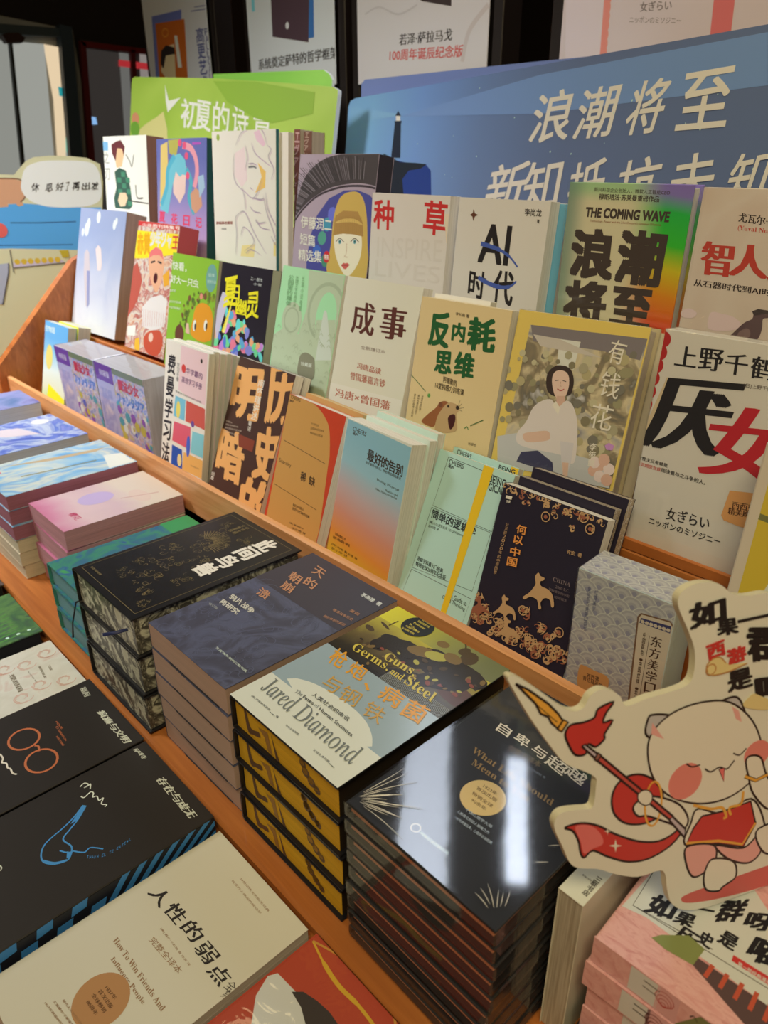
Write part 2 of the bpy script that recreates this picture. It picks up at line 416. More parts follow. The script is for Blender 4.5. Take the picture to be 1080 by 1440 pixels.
# left wall: dark shop front with glazed openings, built in its own plane x = -4.5
XW = -4.5
def wallpx(u, v, dx=0.0):
    r = W(u, v); r = r*((XW+dx)/r.x); return (r.y, r.z)
wl = struct(MB().box(XW-0.3, XW-0.12, -3, 5.1, -1.45, 1.35).build('wall_left', mat((30, 24, 24), 'N', 0.7))); wl.location = EYE
def wallpoly(name, pts, m, dx, th=0.02, parent=None, loc=True):
    P = [wallpx(*p, dx) for p in pts]; n = len(P)
    V = [(XW+dx, y, z) for y, z in P]+[(XW+dx-th, y, z) for y, z in P]
    F = [tuple(range(n)), tuple(range(2*n-1, n-1, -1))]+[(i, n+i, n+(i+1) % n, (i+1) % n) for i in range(n)]
    o = mesh_obj(name, V, F, m, parent)
    if not parent: o.location = EYE
    return o
win = struct(wallpoly('window_1', [(-60, 10), (102, 42), (150, 330), (-60, 330)], mat((150, 150, 145), 'N', 0.6), -0.08))
wallpoly('pane', [(-60, 50), (14, 58), (42, 330), (-60, 330)], emit_mat((176, 178, 170), 0.75), -0.04, 0.01, win)
wallpoly('pane', [(17, 58), (62, 62), (86, 330), (44, 330)], emit_mat((182, 184, 176), 0.85), -0.04, 0.01, win)
wallpoly('pane', [(62, 62), (82, 66), (90, 120), (96, 330), (88, 330), (76, 140)], emit_mat((252, 226, 186), 1.0), -0.035, 0.01, win)
wallpoly('pane', [(83, 64), (92, 64), (106, 240), (96, 240)], emit_mat((190, 214, 214), 0.9), -0.033, 0.01, win)
wallpoly('lit_sign', [(82, 122), (91, 124), (93, 136), (84, 135)], emit_mat((40, 170, 175), 0.9), -0.03, 0.01, win)
wallpoly('lit_sign', [(92, 180), (102, 180), (105, 214), (94, 214)], emit_mat((120, 214, 190), 1.0), -0.03, 0.01, win)
wallpoly('window_frame', [(-60, 28), (88, 40), (90, 52), (-60, 44)], mat((62, 76, 86), 'N', 0.5), 0.0, 0.05, win)
wallpoly('window_frame', [(84, 34), (101, 38), (126, 330), (108, 330)], mat((52, 68, 84), 'N', 0.5), 0.01, 0.06, win)
wallpoly('mullion', [(13, 54), (17, 54), (46, 330), (41, 330)], mat((40, 44, 44), 'N', 0.5), 0.0, 0.03, win)
ap = wallpoly('ceiling_speaker', [(3, 49), (10, 46), (26, 46), (36, 53), (32, 60), (10, 60)], mat((50, 26, 22), 'N', 0.6), 0.04, 0.05)
tag(ap, 'dark red oval fitting above the bright shop window at far left', 'ceiling fitting')
rw = struct(wallpoly('window_2', [(112, 55), (225, 74), (225, 330), (130, 330)], mat((60, 52, 50), 'N', 0.4), -0.06))
wallpoly('pane', [(122, 68), (168, 74), (188, 330), (140, 330)], emit_mat((56, 52, 50), 0.9), -0.04, 0.01, rw)
wallpoly('pane', [(168, 74), (186, 76), (196, 330), (186, 330)], emit_mat((122, 122, 118), 0.8), -0.035, 0.01, rw)
wallpoly('window_frame', [(113, 57), (215, 70), (215, 77), (119, 66)], mat((110, 18, 22), 'N', 0.5), 0.0, 0.03, rw)
wallpoly('window_frame', [(113, 57), (121, 60), (142, 330), (134, 330)], mat((96, 16, 20), 'N', 0.5), 0.0, 0.03, rw)
wallpoly('window_frame', [(184, 70), (190, 70), (206, 330), (199, 330)], mat((96, 16, 20), 'N', 0.5), 0.0, 0.03, rw)
wallpoly('lit_sign', [(168, 84), (216, 90), (216, 99), (168, 93)], emit_mat((190, 50, 56), 0.9), -0.02, 0.01, rw)
wallpoly('lit_sign', [(127, 164), (135, 165), (137, 175), (129, 175)], emit_mat((150, 200, 255), 1.0), -0.02, 0.01, rw)
wallpoly('lit_sign', [(197, 74), (210, 76), (214, 330), (208, 330)], emit_mat((170, 160, 155), 0.7), -0.03, 0.01, rw)
# warm wall light seen through the gap between the racks
lm = MB().box(0, 0.07, 0, 0.05, 0, 1.7, bev=0.01).build('wall_lamp', emit_mat((255, 150, 90), 1.1)); p = W(498, 150); p *= 3.4/p.y; lm.location = p+EYE
tag(lm, 'warm orange vertical lamp glowing in the gap between the dark poster racks', 'lamp')

# ================================================================== display shelf
WOOD = wood_mat((160, 82, 32), (192, 108, 46)); WOODL = wood_mat((200, 124, 66), (230, 152, 90)); WOODX = wood_mat((176, 92, 38), (214, 122, 56), stretch=(60, 3, 60))
WOODV = wood_mat((156, 78, 30), (186, 100, 42), stretch=(3, 60, 20))
XL, XR = -1.955, 0.55
shelf = empty('display_shelf', (0, 0, 0)); shelf.location = EYE
tag(shelf, 'orange wooden stepped book display with two flat levels and three rising tiers', 'display shelf')
def sb(name, x0, x1, y0, y1, z0, z1, m, bev=0.0015):
    return MB().box(x0, x1, y0, y1, z0, z1, 0, bev).build(name, m, shelf)
sb('shelf_board', -2.6, XR, -0.6, 0.268, -0.76, -0.735, WOOD)                     # lowest level
sb('riser_board', -2.6, XR, 0.268, 0.285, -0.735, -0.700, WOODV)
sb('front_rail', -2.6, XR, 0.2655, 0.290, -0.700, -0.6835, WOOD, 0.003)
sb('shelf_board', -2.6, XR, 0.270, 0.5465, -0.6830, -0.6655, WOOD, 0.004)            # level of the stacks
sb('shelf_board', -2.6, XR, 0.290, 1.78, -0.80, -0.7635, BLACKW)
sb('riser_board', XL, XR, 0.547, 0.560, -0.6655, -0.5515, WOODV)
sb('front_rail', XL-0.012, XR, 0.547, 0.5585, -0.5750, -0.487, WOODL, 0.0025)
sb('shelf_board', XL, XR, 0.5590, 0.7310, -0.582, -0.5660, WOOD)
sb('riser_board', XL, XR, 0.7315, 0.7430, -0.582, -0.4190, WOODV)
sb('front_lip', XL, XR, 0.7045, 0.7095, -0.4025, -0.3880, WOODV)
sb('shelf_board', XL, XR, 0.7045, 0.8620, -0.4185, -0.4030, WOOD)
sb('riser_board', XL, XR, 0.8625, 0.8740, -0.4185, -0.3025, WOODV)
sb('front_lip', XL, XR, 0.8320, 0.8375, -0.2860, -0.2720, WOODV)
sb('shelf_board', XL, XR, 0.8320, 1.78, -0.3020, -0.2865, WOODV)
sb('back_board', XL, -0.66, 0.965, 0.980, -0.2860, -0.13, WOODV)
# side panel at the far left end, its front edge sloping with the tiers
prof = [(0.53, -0.665), (0.53, -0.47), (0.54, -0.455), (0.76, -0.232), (0.80, -0.215), (1.05, -0.215), (1.05, -0.665)]
V = [(XL-0.0005, y, z) for y, z in prof]+[(XL-0.028, y, z) for y, z in prof]; n = len(prof)
mesh_obj('side_panel', V, [tuple(range(n)), tuple(range(2*n-1, n-1, -1))]+[(i, n+i, n+(i+1) % n, (i+1) % n) for i in range(n)], WOODV, shelf)

# ================================================================== racks with posters
FR = mat((30, 22, 20), 'N', 0.45, coat=0.2)
YR = 1.62
def rk(u, v): r = W(u, v); r = r*(YR/r.y); return r.x
RK = Plane((0, YR-0.03, 0), 0, 0)
def rack(label, x0, x1):
    r = empty('poster_rack', (0, YR, 0)); tag(r, label, 'rack', 'black poster racks behind the tiers')
    for x in (x0-0.035, x1+0.005): MB().box(x, x+0.03, -0.02, 0.05, -0.286, 0.62, bev=0.002).build('post', FR, r)
    MB().box(x0-0.005, x1+0.005, 0.0, 0.04, -0.286, 0.60, bev=0.002).build('back_panel', mat((24, 19, 19), 'N', 0.5), r)
    MB().box(x0-0.005, x1+0.005, -0.02, 0.045, 0.60, 0.62, bev=0.002).build('top_rail', FR, r)
    return r
def poster(label, x0, x1, zb, m, zt=0.58):
    o = empty('poster', (x0, YR-0.03, zb)); tag(o, label, 'poster', None)
    MB().box(0, x1-x0, 0, 0.004, 0, zt-zb, bev=0.001).build('sheet', m, o)
    P = Print(Plane((x0, YR-0.03, zb), 0, 0), x1-x0, zt-zb, dz=0.00003); return o, P
xs = {k: rk(k, 60) for k in (216, 304, 361, 482, 514, 697, 799, 1100)}
for a, b, lb in ((216, 304, 'black metal poster rack, leftmost, behind the green sign'), (361, 482, 'black metal poster rack just left of the orange light gap'), (514, 697, 'black metal poster rack behind the left end of the blue sign'), (799, 1100, 'black metal poster rack at the right behind the big blue sign')):
    rack(lb, xs[a], xs[b])
PW = mat((205, 190, 196), 'R', 0.5); PW2 = mat((205, 182, 160), 'R', 0.5)
c0 = Q(0, 0, 3); c1 = Q(360, 0, 3); c2 = Q(720, 0, 3)
K = mat((38, 30, 28), 'R', 0.5); RED = mat((196, 60, 50)); WH = mat((236, 224, 206))
o, P = poster('white poster with a small orange comic cover, leftmost behind the green sign', xs[216], xs[304], 0.22, mat((228, 224, 232), 'L'))
P.poly([(640, 70), (765, 40), (765, 250), (800, 420), (665, 420)], mat((120, 130, 205), 'L'), c0)
P.poly([(655, 100), (778, 80), (798, 420), (680, 420)], mat((214, 110, 40), 'L'), c0)
P.ring((697, 138), 0.022, 0.004, mat((240, 160, 60), 'L'), c0, ry=0.012)
P.poly([(690, 200), (735, 185), (742, 330), (700, 330), (680, 300)], mat((240, 215, 170), 'L'), c0)
P.poly([(680, 215), (700, 190), (735, 200), (738, 228), (700, 235), (690, 290), (678, 270)], mat((50, 40, 40), 'L'), c0)
P.poly([(735, 150), (748, 150), (768, 285), (752, 285)], mat((240, 236, 226), 'L'), c0)
P.vtext('高更艺术', (825, 120), (25, 270), (32, -4), mat((70, 80, 150), 'L'), 'semi', c0)
P.vtext('PAULGAU', (862, 120), (25, 220), (14, -2), mat((110, 115, 160), 'L'), 'semi', c0)
P.line([(820, 30), (900, 18)], 0.002, mat((90, 100, 170), 'L'), c0); P.line([(806, 48), (900, 32)], 0.002, mat((90, 100, 170), 'L'), c0)
P.build('poster_print', o)
o, P = poster('pale poster showing a dark red hardback, second from left behind the green sign', xs[361], xs[482], 0.19, PW)
P.poly([(60, -60), (225, -60), (222, 178), (70, 155)], mat((78, 52, 52)), c1); P.poly([(225, -60), (243, -60), (245, 158), (222, 162)], mat((60, 100, 140)), c1)
P.disk((132, 108), 0.009, mat((210, 190, 180)), c1); P.rect(0.03, 0.045, 0.22, 0.30, mat((120, 180, 200)))
P.text('系统奠定萨特的哲学框架', (12, 296), (345, 246), (-2, -46), K, 'song', c1)
P.build('poster_print', o)
o, P = poster('cream anniversary poster with black and red lettering above the blue sign', xs[514], xs[697], 0.183, PW2)
P.poly([(650, -40), (826, -40), (824, 26), (700, 5)], mat((60, 42, 36)), c1)
P.text('若泽·萨拉马戈', (604, 192), (826, 170), (2, -48), K, 'song', c1)
P.text('100周年诞辰纪念版', (563, 258), (872, 240), (2, -48), mat((196, 66, 54)), 'semi', c1)
P.curve([(460, 60), (520, 30), (600, 60), (680, 20)], 0.004, mat((190, 168, 148)), c1); P.curve([(980, 20), (900, 130), (870, 260)], 0.012, mat((194, 168, 146)), c1)
P.build('poster_print', o)
o, P = poster('large pale poster with a red scalloped edge, top right above the blue sign', xs[799], xs[1100], 0.14, mat((208, 178, 160)))
P.text('女ぎらい', (540, 50), (672, 42), (2, -42), mat((120, 100, 90)), 'song', c2)
P.text('ニッポンのミソジニー', (495, 97), (712, 102), (2, -28), mat((120, 100, 90)), 'sans', c2)
for i in range(8): P.disk((392-i*3, -40+i*38), 0.017, mat((222, 128, 104)), c2)
P.poly([(856, -40), (945, -40), (925, 130), (836, 148)], mat((214, 104, 92)), c2)
P.poly([(230, -40), (392, -40), (370, 250), (225, 260)], mat((214, 184, 168)), c2)
P.build('poster_print', o)

# ================================================================== cut-out boards and signs
def board(name, label, cat, pos, lean, yaw, outline_px, th, mface, medge, group=None, f=None, rounded=0, zmin=0.0005, dz=0.00003):
    pl = Plane(pos, lean, yaw); o = empty(name, pos, pl.rot); tag(o, label, cat, group)
    P = [pl.px(*(f(*q) if f else q)) for q in outline_px]; P = [(x, max(z, zmin)) for x, z in P]
    if rounded: P = spline(P, rounded, True)
    ar = sum(P[i][0]*P[(i+1) % len(P)][1]-P[(i+1) % len(P)][0]*P[i][1] for i in range(len(P)))
    if ar < 0: P = P[::-1]
    n = len(P); V = [(x, 0, z) for x, z in P]+[(x, th, z) for x, z in P]
    T = tessellate_polygon([[Vector((x, y, 0)) for x, y in P]])
    F = []; MI = []
    for t in T:
        a, b, c = [P[i] for i in t]; s = (b[0]-a[0])*(c[1]-a[1])-(b[1]-a[1])*(c[0]-a[0])
        t = tuple(t) if s > 0 else tuple(t)[::-1]
        F.append(t); MI.append(0); F.append(tuple(n+i for i in t[::-1])); MI.append(1)
    for i in range(n): j = (i+1) % n; F.append((i, n+i, n+j, j)); MI.append(1)
    mesh_obj('panel', V, F, [mface, medge], o, MI)
    B = Book(); B.p = pl; B.root = o; B.w = B.h = 9
    PR = Print(pl, 9, 9, clip=False, dz=dz); PR.P = P
    return B, PR
EDGE = mat((214, 196, 166))
# blue signs
BLUEB = ramp_mat([(108, 112, 140), (98, 106, 136), (92, 100, 130)], axis=0, lo=0, hi=0.5, dist=0.3, scale=3, rough=0.45)
B, P = board('shop_sign', 'darker slate blue sign board standing behind the big blue wave sign', 'sign', (-1.64, 1.46, -0.286), 8, 0,
      [(513, 112), (508, 118), (506, 300), (900, 300), (900, 72), (720, 90)], 0.012, BLUEB, EDGE, 'blue signs behind the books')
BL = Plane((-1.56, 1.35, -0.286), 10, -20)
BLUE = ramp_mat([(122, 152, 190), (114, 136, 168), (106, 118, 142), (100, 106, 126)], axis=0, lo=0.0, hi=0.85, dist=0.6, scale=4, rough=0.42)
B, P = board('shop_sign', 'big light blue sign with a lighthouse and large white wave slogan', 'sign', (-1.56, 1.35, -0.286), 10, -20,
      [(500, 138), (493, 142), (490, 150), (478, 330), (1180, 420), (1180, 16), (1080, 34)], 0.012, BLUE, EDGE, 'blue signs behind the books')
P.poly([(562, 164), (760, 105), (1080, 45), (1080, 120), (760, 160)], mat((118, 136, 164)), None)
P.poly([(493, 150), (560, 160), (555, 164), (492, 172)], mat((128, 156, 190)), None)
DK = mat((30, 30, 46)); P.poly([(555.5, 172), (564, 172), (563, 222), (550, 222)], DK)
P.poly([(555, 170), (565, 170), (565, 173), (555, 173)], DK); P.poly([(557, 163), (563, 163), (563, 170), (557, 170)], mat((236, 232, 210))); P.poly([(556, 163), (560, 156), (564, 163)], DK)
P.poly([(520, 300), (528, 236), (545, 226), (560, 226), (585, 232), (598, 230), (606, 240), (607, 300)], mat((34, 52, 110)))
P.poly([(520, 300), (525, 240), (540, 216), (552, 222), (562, 228), (585, 229), (600, 231), (592, 237), (575, 240), (566, 252), (570, 300)], mat((28, 28, 40)))
random.seed(3)
for i in range(26): P.disk((random.uniform(500, 1080), random.uniform(120, 250)), random.uniform(0.0008, 0.0018), mat((190, 205, 220)), None, n=6, z=0.0006)
SW = mat((226, 214, 196))
def chars(P, lst, m, style, f):
    for ch, bl, br, up in lst: P.text(ch, bl, br, up, m, style, f)
chars(P, [('浪', (66, 606), (228, 590), (48, -208)), ('潮', (252, 590), (408, 572), (52, -208)), ('将', (466, 572), (612, 556), (64, -222)), ('至', (690, 550), (898, 532), (44, -236))], SW, 'semi', c2)
chars(P, [('新', (-130, 916), (30, 902), (50, -212)), ('知', (34, 900), (182, 886), (36, -208)), ('抵', (224, 900), (372, 880), (36, -206)), ('抗', (424, 890), (596, 870), (44, -206)), ('未', (652, 884), (836, 868), (36, -220)), ('知', (880, 874), (1040, 854), (70, -218)), ('的', (1080, 860), (1240, 840), (70, -218))], SW, 'semi', c2)
P.build('sign_print', B.root)
# green signs
GRB = ramp_mat([(150, 190, 70), (132, 178, 60)], 3, 'R')
B, P = board('shop_sign', 'darker green sign board peeking out behind the light green sign', 'sign', (-1.80, 1.42, -0.286), 6, 8,
      [(300, 104), (455, 98), (463, 104), (467, 112), (462, 300), (300, 300)], 0.01, GRB, EDGE, 'green signs behind the books')
GR = ramp_mat([(196, 222, 120), (180, 208, 84), (160, 192, 66), (172, 200, 80)], 2.2, 'L', rough=0.45)
B, P = board('shop_sign', 'light green early summer poetry sign with white lettering', 'sign', (-2.0, 1.22, -0.286), 8, 10,
      [(190, 108), (186, 110), (185, 118), (178, 330), (455, 330), (475, 132), (475, 126), (468, 122), (380, 115), (300, 110)], 0.014, GR, EDGE, 'green signs behind the books')
SWL = mat((246, 246, 236), 'L')
chars(P, [('初', (762, 535), (838, 548), (4, -120)), ('夏', (828, 542), (888, 556), (4, -122)), ('的', (898, 552), (964, 565), (4, -126)), ('诗', (978, 565), (1044, 578), (6, -130)), ('意', (1066, 590), (1140, 600), (6, -130))], SWL, 'semi', c0)
P.poly([(696, 356), (712, 425), (762, 412), (708, 474), (700, 430)], SWL, c0)
P.poly([(590, 545), (620, 520), (660, 495), (690, 470), (706, 545), (710, 700), (560, 700)], mat((226, 214, 140), 'L'), c0)
P.disk((572, 502), 0.018, mat((222, 150, 110), 'L'), c0); P.disk((570, 545), 0.022, mat((120, 170, 60), 'L'), c0)
P.poly([(1080, 345), (900, 342), (960, 430), (1080, 500), (1150, 520), (1320, 480), (1330, 390)], mat((150, 186, 60), 'L'), c0)
P.build('sign_print', B.root)
# cartoon board at the far left
f = Q(0, 200, 3.6)
YB = mat((222, 162, 60), 'L')
SBp = (-2.19, 0.575, -0.665); B, P = board('cartoon_board', 'cartoon cut-out board with speech bubble, blue awning and orange rim at far left', 'board', SBp, 4, 62,
      [(-160, 160), (0, 162), (70, 165), (100, 130), (130, 95), (170, 76), (250, 68), (350, 70), (440, 80), (505, 110), (520, 200), (520, 1500), (-160, 1360)], 0.01, mat((214, 206, 168), 'L'), YB, f=f)
P.poly([(-160, 174), (0, 178), (76, 176), (106, 142), (138, 106), (176, 88), (250, 80), (350, 82), (440, 92), (498, 120), (512, 210), (512, 1480), (-160, 1340)], mat((216, 208, 170), 'L'), f)
P.poly([(-160, 325), (120, 310), (410, 330), (512, 330), (512, 545), (370, 545), (50, 538), (-160, 545)], mat((86, 164, 226), 'L'), f)
P.line([(52, 408), (200, 408), (385, 402)], 0.0025, mat((40, 80, 130), 'L'), f); P.line([(-160, 524), (60, 522), (370, 518)], 0.0025, mat((50, 100, 160), 'L'), f)
P.poly([(-160, 186), (60, 184), (110, 196), (130, 235), (128, 275), (112, 300), (120, 318), (95, 326), (80, 312), (40, 312), (42, 326), (-10, 332), (-160, 330)], mat((212, 156, 122), 'L'), f)
P.curve([(-160, 186), (60, 184), (112, 198), (132, 240), (126, 280), (104, 302)], 0.003, mat((120, 84, 60), 'L'), f)
P.poly(spline([P.pt((x, y), f) for x, y in [(108, 200), (130, 130), (200, 98), (300, 92), (420, 96), (480, 116), (508, 180), (508, 290), (420, 326), (260, 328), (160, 300), (112, 250)]], 5, True), mat((236, 232, 236), 'L'), 'loc')
for i, (ch, x) in enumerate(zip('休息好了再出发', (158, 228, 282, 330, 364, 414, 458))):
    P.text(ch, (x, 252-i*1.5), (x+(38 if ch != '了' else 18), 250-i*1.5), (4, -44+i), mat((50, 48, 50), 'L'), 'semi', f, jit=0.25)
P.disk((0, 445), 0.018, mat((224, 96, 90), 'L'), f)
P.poly([(68, 608), (300, 588), (330, 606), (68, 636)], mat((206, 190, 210), 'L'), f)
for i in range(7): P.disk((88+i*34, 606-i*2), 0.007, mat((220, 180, 60), 'L'), f)
P.line([(50, 545), (70, 660)], 0.0025, mat((110, 104, 96), 'L'), f); P.line([(68, 636), (330, 612), (330, 640)], 0.0025, mat((110, 104, 96), 'L'), f)
P.poly([(-20, 620), (40, 612), (44, 650), (12, 820), (-20, 820)], mat((176, 178, 196), 'L'), f); P.line([(44, 612), (44, 660), (14, 822)], 0.003, mat((80, 78, 84), 'L'), f)
P.poly([(300, 548), (345, 546), (350, 580), (318, 584)], mat((196, 170, 50), 'L'), f)
P.build('board_print', B.root)

# ================================================================== tier 3 (back row of upright books)
PG = page_mat((226, 208, 176)); PGL = page_mat((226, 214, 196), 'L'); PGD = page_mat((196, 170, 140)); PGW = page_mat((240, 228, 206))
CR = mat((214, 196, 172)); CRW = mat((222, 204, 176), rough=0.35)
def up(key, label, cover, pages, t, hard=False, group=None, wrap=None, name='book', cat='book', **k):
    x, y, z, w_, h_, lean, yaw = POSE[key]
    kk = KROW[round(y, 2)]; x, y, z, w_, h_ = x*kk, y*kk, z*kk, w_*kk, h_*kk
    pl = Plane((x, y, z), lean, yaw); B = settle(Vector((x, y, z)), pl, h_, t, lean, FLOOR[round(y/kk, 2)])
    b = book(label, B[0], w_, B[1], t, lean, yaw, cover, pages, hard, name, cat, group, wrap); b.floor = FLOOR[round(y/kk, 2)]; b.lean = lean; b.yaw = yaw; return b
K2, K3 = 1.035, 1.036
KROW = {0.6: 1.0, 0.7: K2, 0.82: K3}
FLOOR = {0.6: -0.5655, 0.7: -0.375*K2-0.0145, 0.82: -0.262*K3-0.0145}
def settle(o, pl, h_, t, lean, floor):
    # slide the book down its own slope until its lowest rear edge rests on the tier floor
    l = math.radians(lean); s_ = (floor+0.0014-o.z+max(0, t*math.sin(l)))/math.cos(l)
    return o+pl.up*s_, h_-s_
def behind(B, label, dx, t, cover, pages, w_=None, dtop=0.0, group=None, hard=False, wrap=None, dyaw=0.0, gap=0.0012, name='book', cat='book'):
    o = B.p.o+B.p.u*dx-B.p.n*(B.t+gap+(0.0022 if B.wrapped else 0)+(0.0022 if wrap else 0)); top = B.h+dtop
    p2, h2 = settle(o, B.p, top, t, B.lean, B.floor)
    b = book(label, p2, w_ or B.w, h2, t, B.lean, B.yaw+dyaw, cover, pages, hard, name, cat, group, wrap); b.floor = B.floor; b.lean = B.lean; b.yaw = B.yaw+dyaw; return b
POSE = {
 'magazine': (-1.905, .600, -.550, .135, .200, 14.0, 1.0), 'boxB': (-1.523, .600, -.550, .212, .172, -0.6, .6), 'boxA': (-1.730, .600, -.550, .196, .170, -1.3, 1.0),
 'gaoxiao': (-1.287, .600, -.550, .159, .251, 10.7, -1.3), 'ming': (-1.118, .600, -.550, .172, .255, 21.8, -2.4), 'scarc': (-.942, .600, -.550, .150, .223, 18.5, -4.0),
 'best': (-.778, .603, -.550, .144, .221, 12.4, -5.0), 'logic': (-.626, .600, -.550, .126, .217, 23.0, -.2), 'china': (-.496, .600, -.550, .141, .208, 15.9, -.4),
 'dong': (-.3495, .600, -.550, .105, .167, 0, 2.9),
 'sky': (-1.884, .700, -.375, .226, .279, 15.6, 1.9), 'redm': (-1.592, .700, -.375, .175, .265, 16.2, .2), 'green': (-1.412, .700, -.375, .178, .212, 13.1, -1.2),
 'black': (-1.231, .700, -.375, .156, .210, 13.3, .7), 'lgreen': (-1.054, .700, -.375, .162, .221, 14.5, -1.0), 'cheng': (-.888, .700, -.375, .160, .220, 14.4, .1),
 'fan': (-.714, .700, -.375, .151, .209, 10.2, 1.1), 'qian': (-.555, .700, -.375, .167, .213, 13.0, 5.1), 'yan': (-.355, .700, -.375, .185, .219, 4.5, -.1),
 'gm': (-1.882, .820, -.262, .200, .309, 6.3, 2.6), 'mk': (-1.630, .820, -.262, .198, .300, 7.2, 1.4), 'sk': (-1.383, .820, -.262, .210, .307, 4.4, -.2),
 'eye': (-1.137, .820, -.262, .200, .270, 9.6, .7), 'zhong': (-.923, .820, -.262, .165, .213, 4.8, -.5), 'AI': (-.746, .820, -.262, .156, .212, 5.5, -1.2),
 'wave': (-.559, .820, -.262, .157, .234, 1.5, .6), 'zhi': (-.394, .820, -.262, .175, .232, 2.0, -2.0)}
GL = mat
g3 = 'upright books on the top tier'
e1 = Q(90, 160, 5.4); e2 = Q(270, 160, 5.4); e3 = Q(400, 200, 4.154); e4 = Q(160, 290, 4.5)
r1 = Q(620, 240, 4.5); r2 = Q(780, 240, 3.6); r3 = Q(840, 440, 3.43)
LW = mat((246, 240, 236), 'L')
# white comic with a figure in a checked green coat
B = up('gm', 'white comic with a figure in a green checked coat, leftmost on the top tier', LW, page_mat((170, 120, 100), 'L'), 0.045, group=g3)
P = pr_of(B); LK = mat((60, 50, 52), 'L')
P.poly([(293, 212), (334, 212), (336, 280), (297, 280)], mat((130, 184, 224), 'L'), e1)
P.vtext('之刃', (300, 290), (12, 250), (40, 0), mat((150, 150, 150), 'L'), 'sans', e1, 0.3)
P.poly([(385, 255), (400, 235), (440, 240), (455, 300), (440, 400), (400, 410), (386, 330)], mat((240, 196, 150), 'L'), e1)
P.poly([(365, 300), (360, 235), (395, 210), (430, 200), (462, 250), (455, 320), (440, 265), (405, 262), (392, 360)], mat((110, 50, 56), 'L'), e1)
P.poly([(385, 440), (420, 410), (470, 430), (505, 560), (520, 700), (500, 725), (390, 715), (380, 640), (400, 560)], mat((56, 92, 80), 'L'), e1)
for i in range(6):
    for j in range(3):
        if (i+j) % 2: P.poly([(400+j*32+i*4, 440+i*44), (430+j*32+i*4, 442+i*44), (434+j*32+i*4, 480+i*44), (404+j*32+i*4, 478+i*44)], mat((74, 140, 110), 'L'), e1)
P.poly([(425, 600), (470, 600), (485, 640), (465, 700), (430, 705), (410, 660)], mat((240, 206, 170), 'L'), e1)
P.curve([(470, 310), (500, 360), (515, 400), (530, 310)], 0.003, mat((120, 116, 112), 'L'), e1); P.curve([(545, 540), (548, 600), (560, 640), (600, 640)], 0.003, LK, e1)
P.line([(500, 660), (640, 682)], 0.0025, LK, e1)
P.build('cover_print', B.root)
# pastel fantasy comic
B = up('mk', 'violet blue fantasy comic with pastel hair ribbons and pink characters', ramp_mat([(112, 116, 184), (140, 140, 200), (190, 156, 206), (226, 184, 206), (236, 200, 210)], axis=2, lo=0.3, hi=0.0, dist=0.3, scale=10, ref='L'), page_mat((36, 96, 96), 'L'), 0.03, group=g3)
P = pr_of(B); TE = mat((120, 196, 214), 'L'); PK = mat((240, 150, 180), 'L')
P.poly([(735, 240), (785, 210), (800, 700), (730, 700)], mat((232, 200, 120), 'L'), e1); P.poly([(790, 200), (880, 190), (850, 330), (800, 300)], mat((190, 180, 90), 'L'), e1)
P.curve([(900, 240), (960, 260), (1000, 340), (1010, 450), (990, 560)], 0.014, mat((240, 160, 176), 'L'), e1)
P.poly([(830, 400), (870, 340), (930, 400), (920, 600), (880, 680), (830, 600)], mat((240, 206, 196), 'L'), e1)
P.poly([(800, 420), (830, 320), (880, 300), (920, 350), (935, 470), (900, 460), (880, 480), (850, 440), (822, 560), (790, 760), (730, 720), (770, 560)], TE, e1)
P.curve([(930, 420), (965, 520), (950, 640), (990, 760)], 0.013, mat((90, 176, 196), 'L'), e1); P.curve([(840, 320), (790, 420), (780, 560), (740, 690)], 0.013, mat((90, 180, 206), 'L'), e1)
P.poly([(960, 610), (1000, 560), (1040, 600), (1050, 700), (1000, 760), (970, 720)], mat((216, 160, 130), 'L'), e1); P.poly([(1015, 480), (1060, 460), (1070, 560), (1030, 640)], mat((170, 196, 220), 'L'), e1)
for i, q in enumerate([(880, 220), (915, 240), (940, 470), (930, 320)]): P.disk(q, 0.008, mat((236, 90, 130), 'L'), e1, n=7)
for i, ch in enumerate('初音未来'): P.text('夏花日记'[i], (722+i*92, 818+i*14), (768+i*92, 824+i*14), (2, -76), mat((236, 70, 110), 'L'), 'bold', e1)
P.poly([(975, 215), (1040, 215), (1040, 232), (975, 236)], mat((190, 90, 190), 'L'), e1)
P.build('cover_print', B.root)
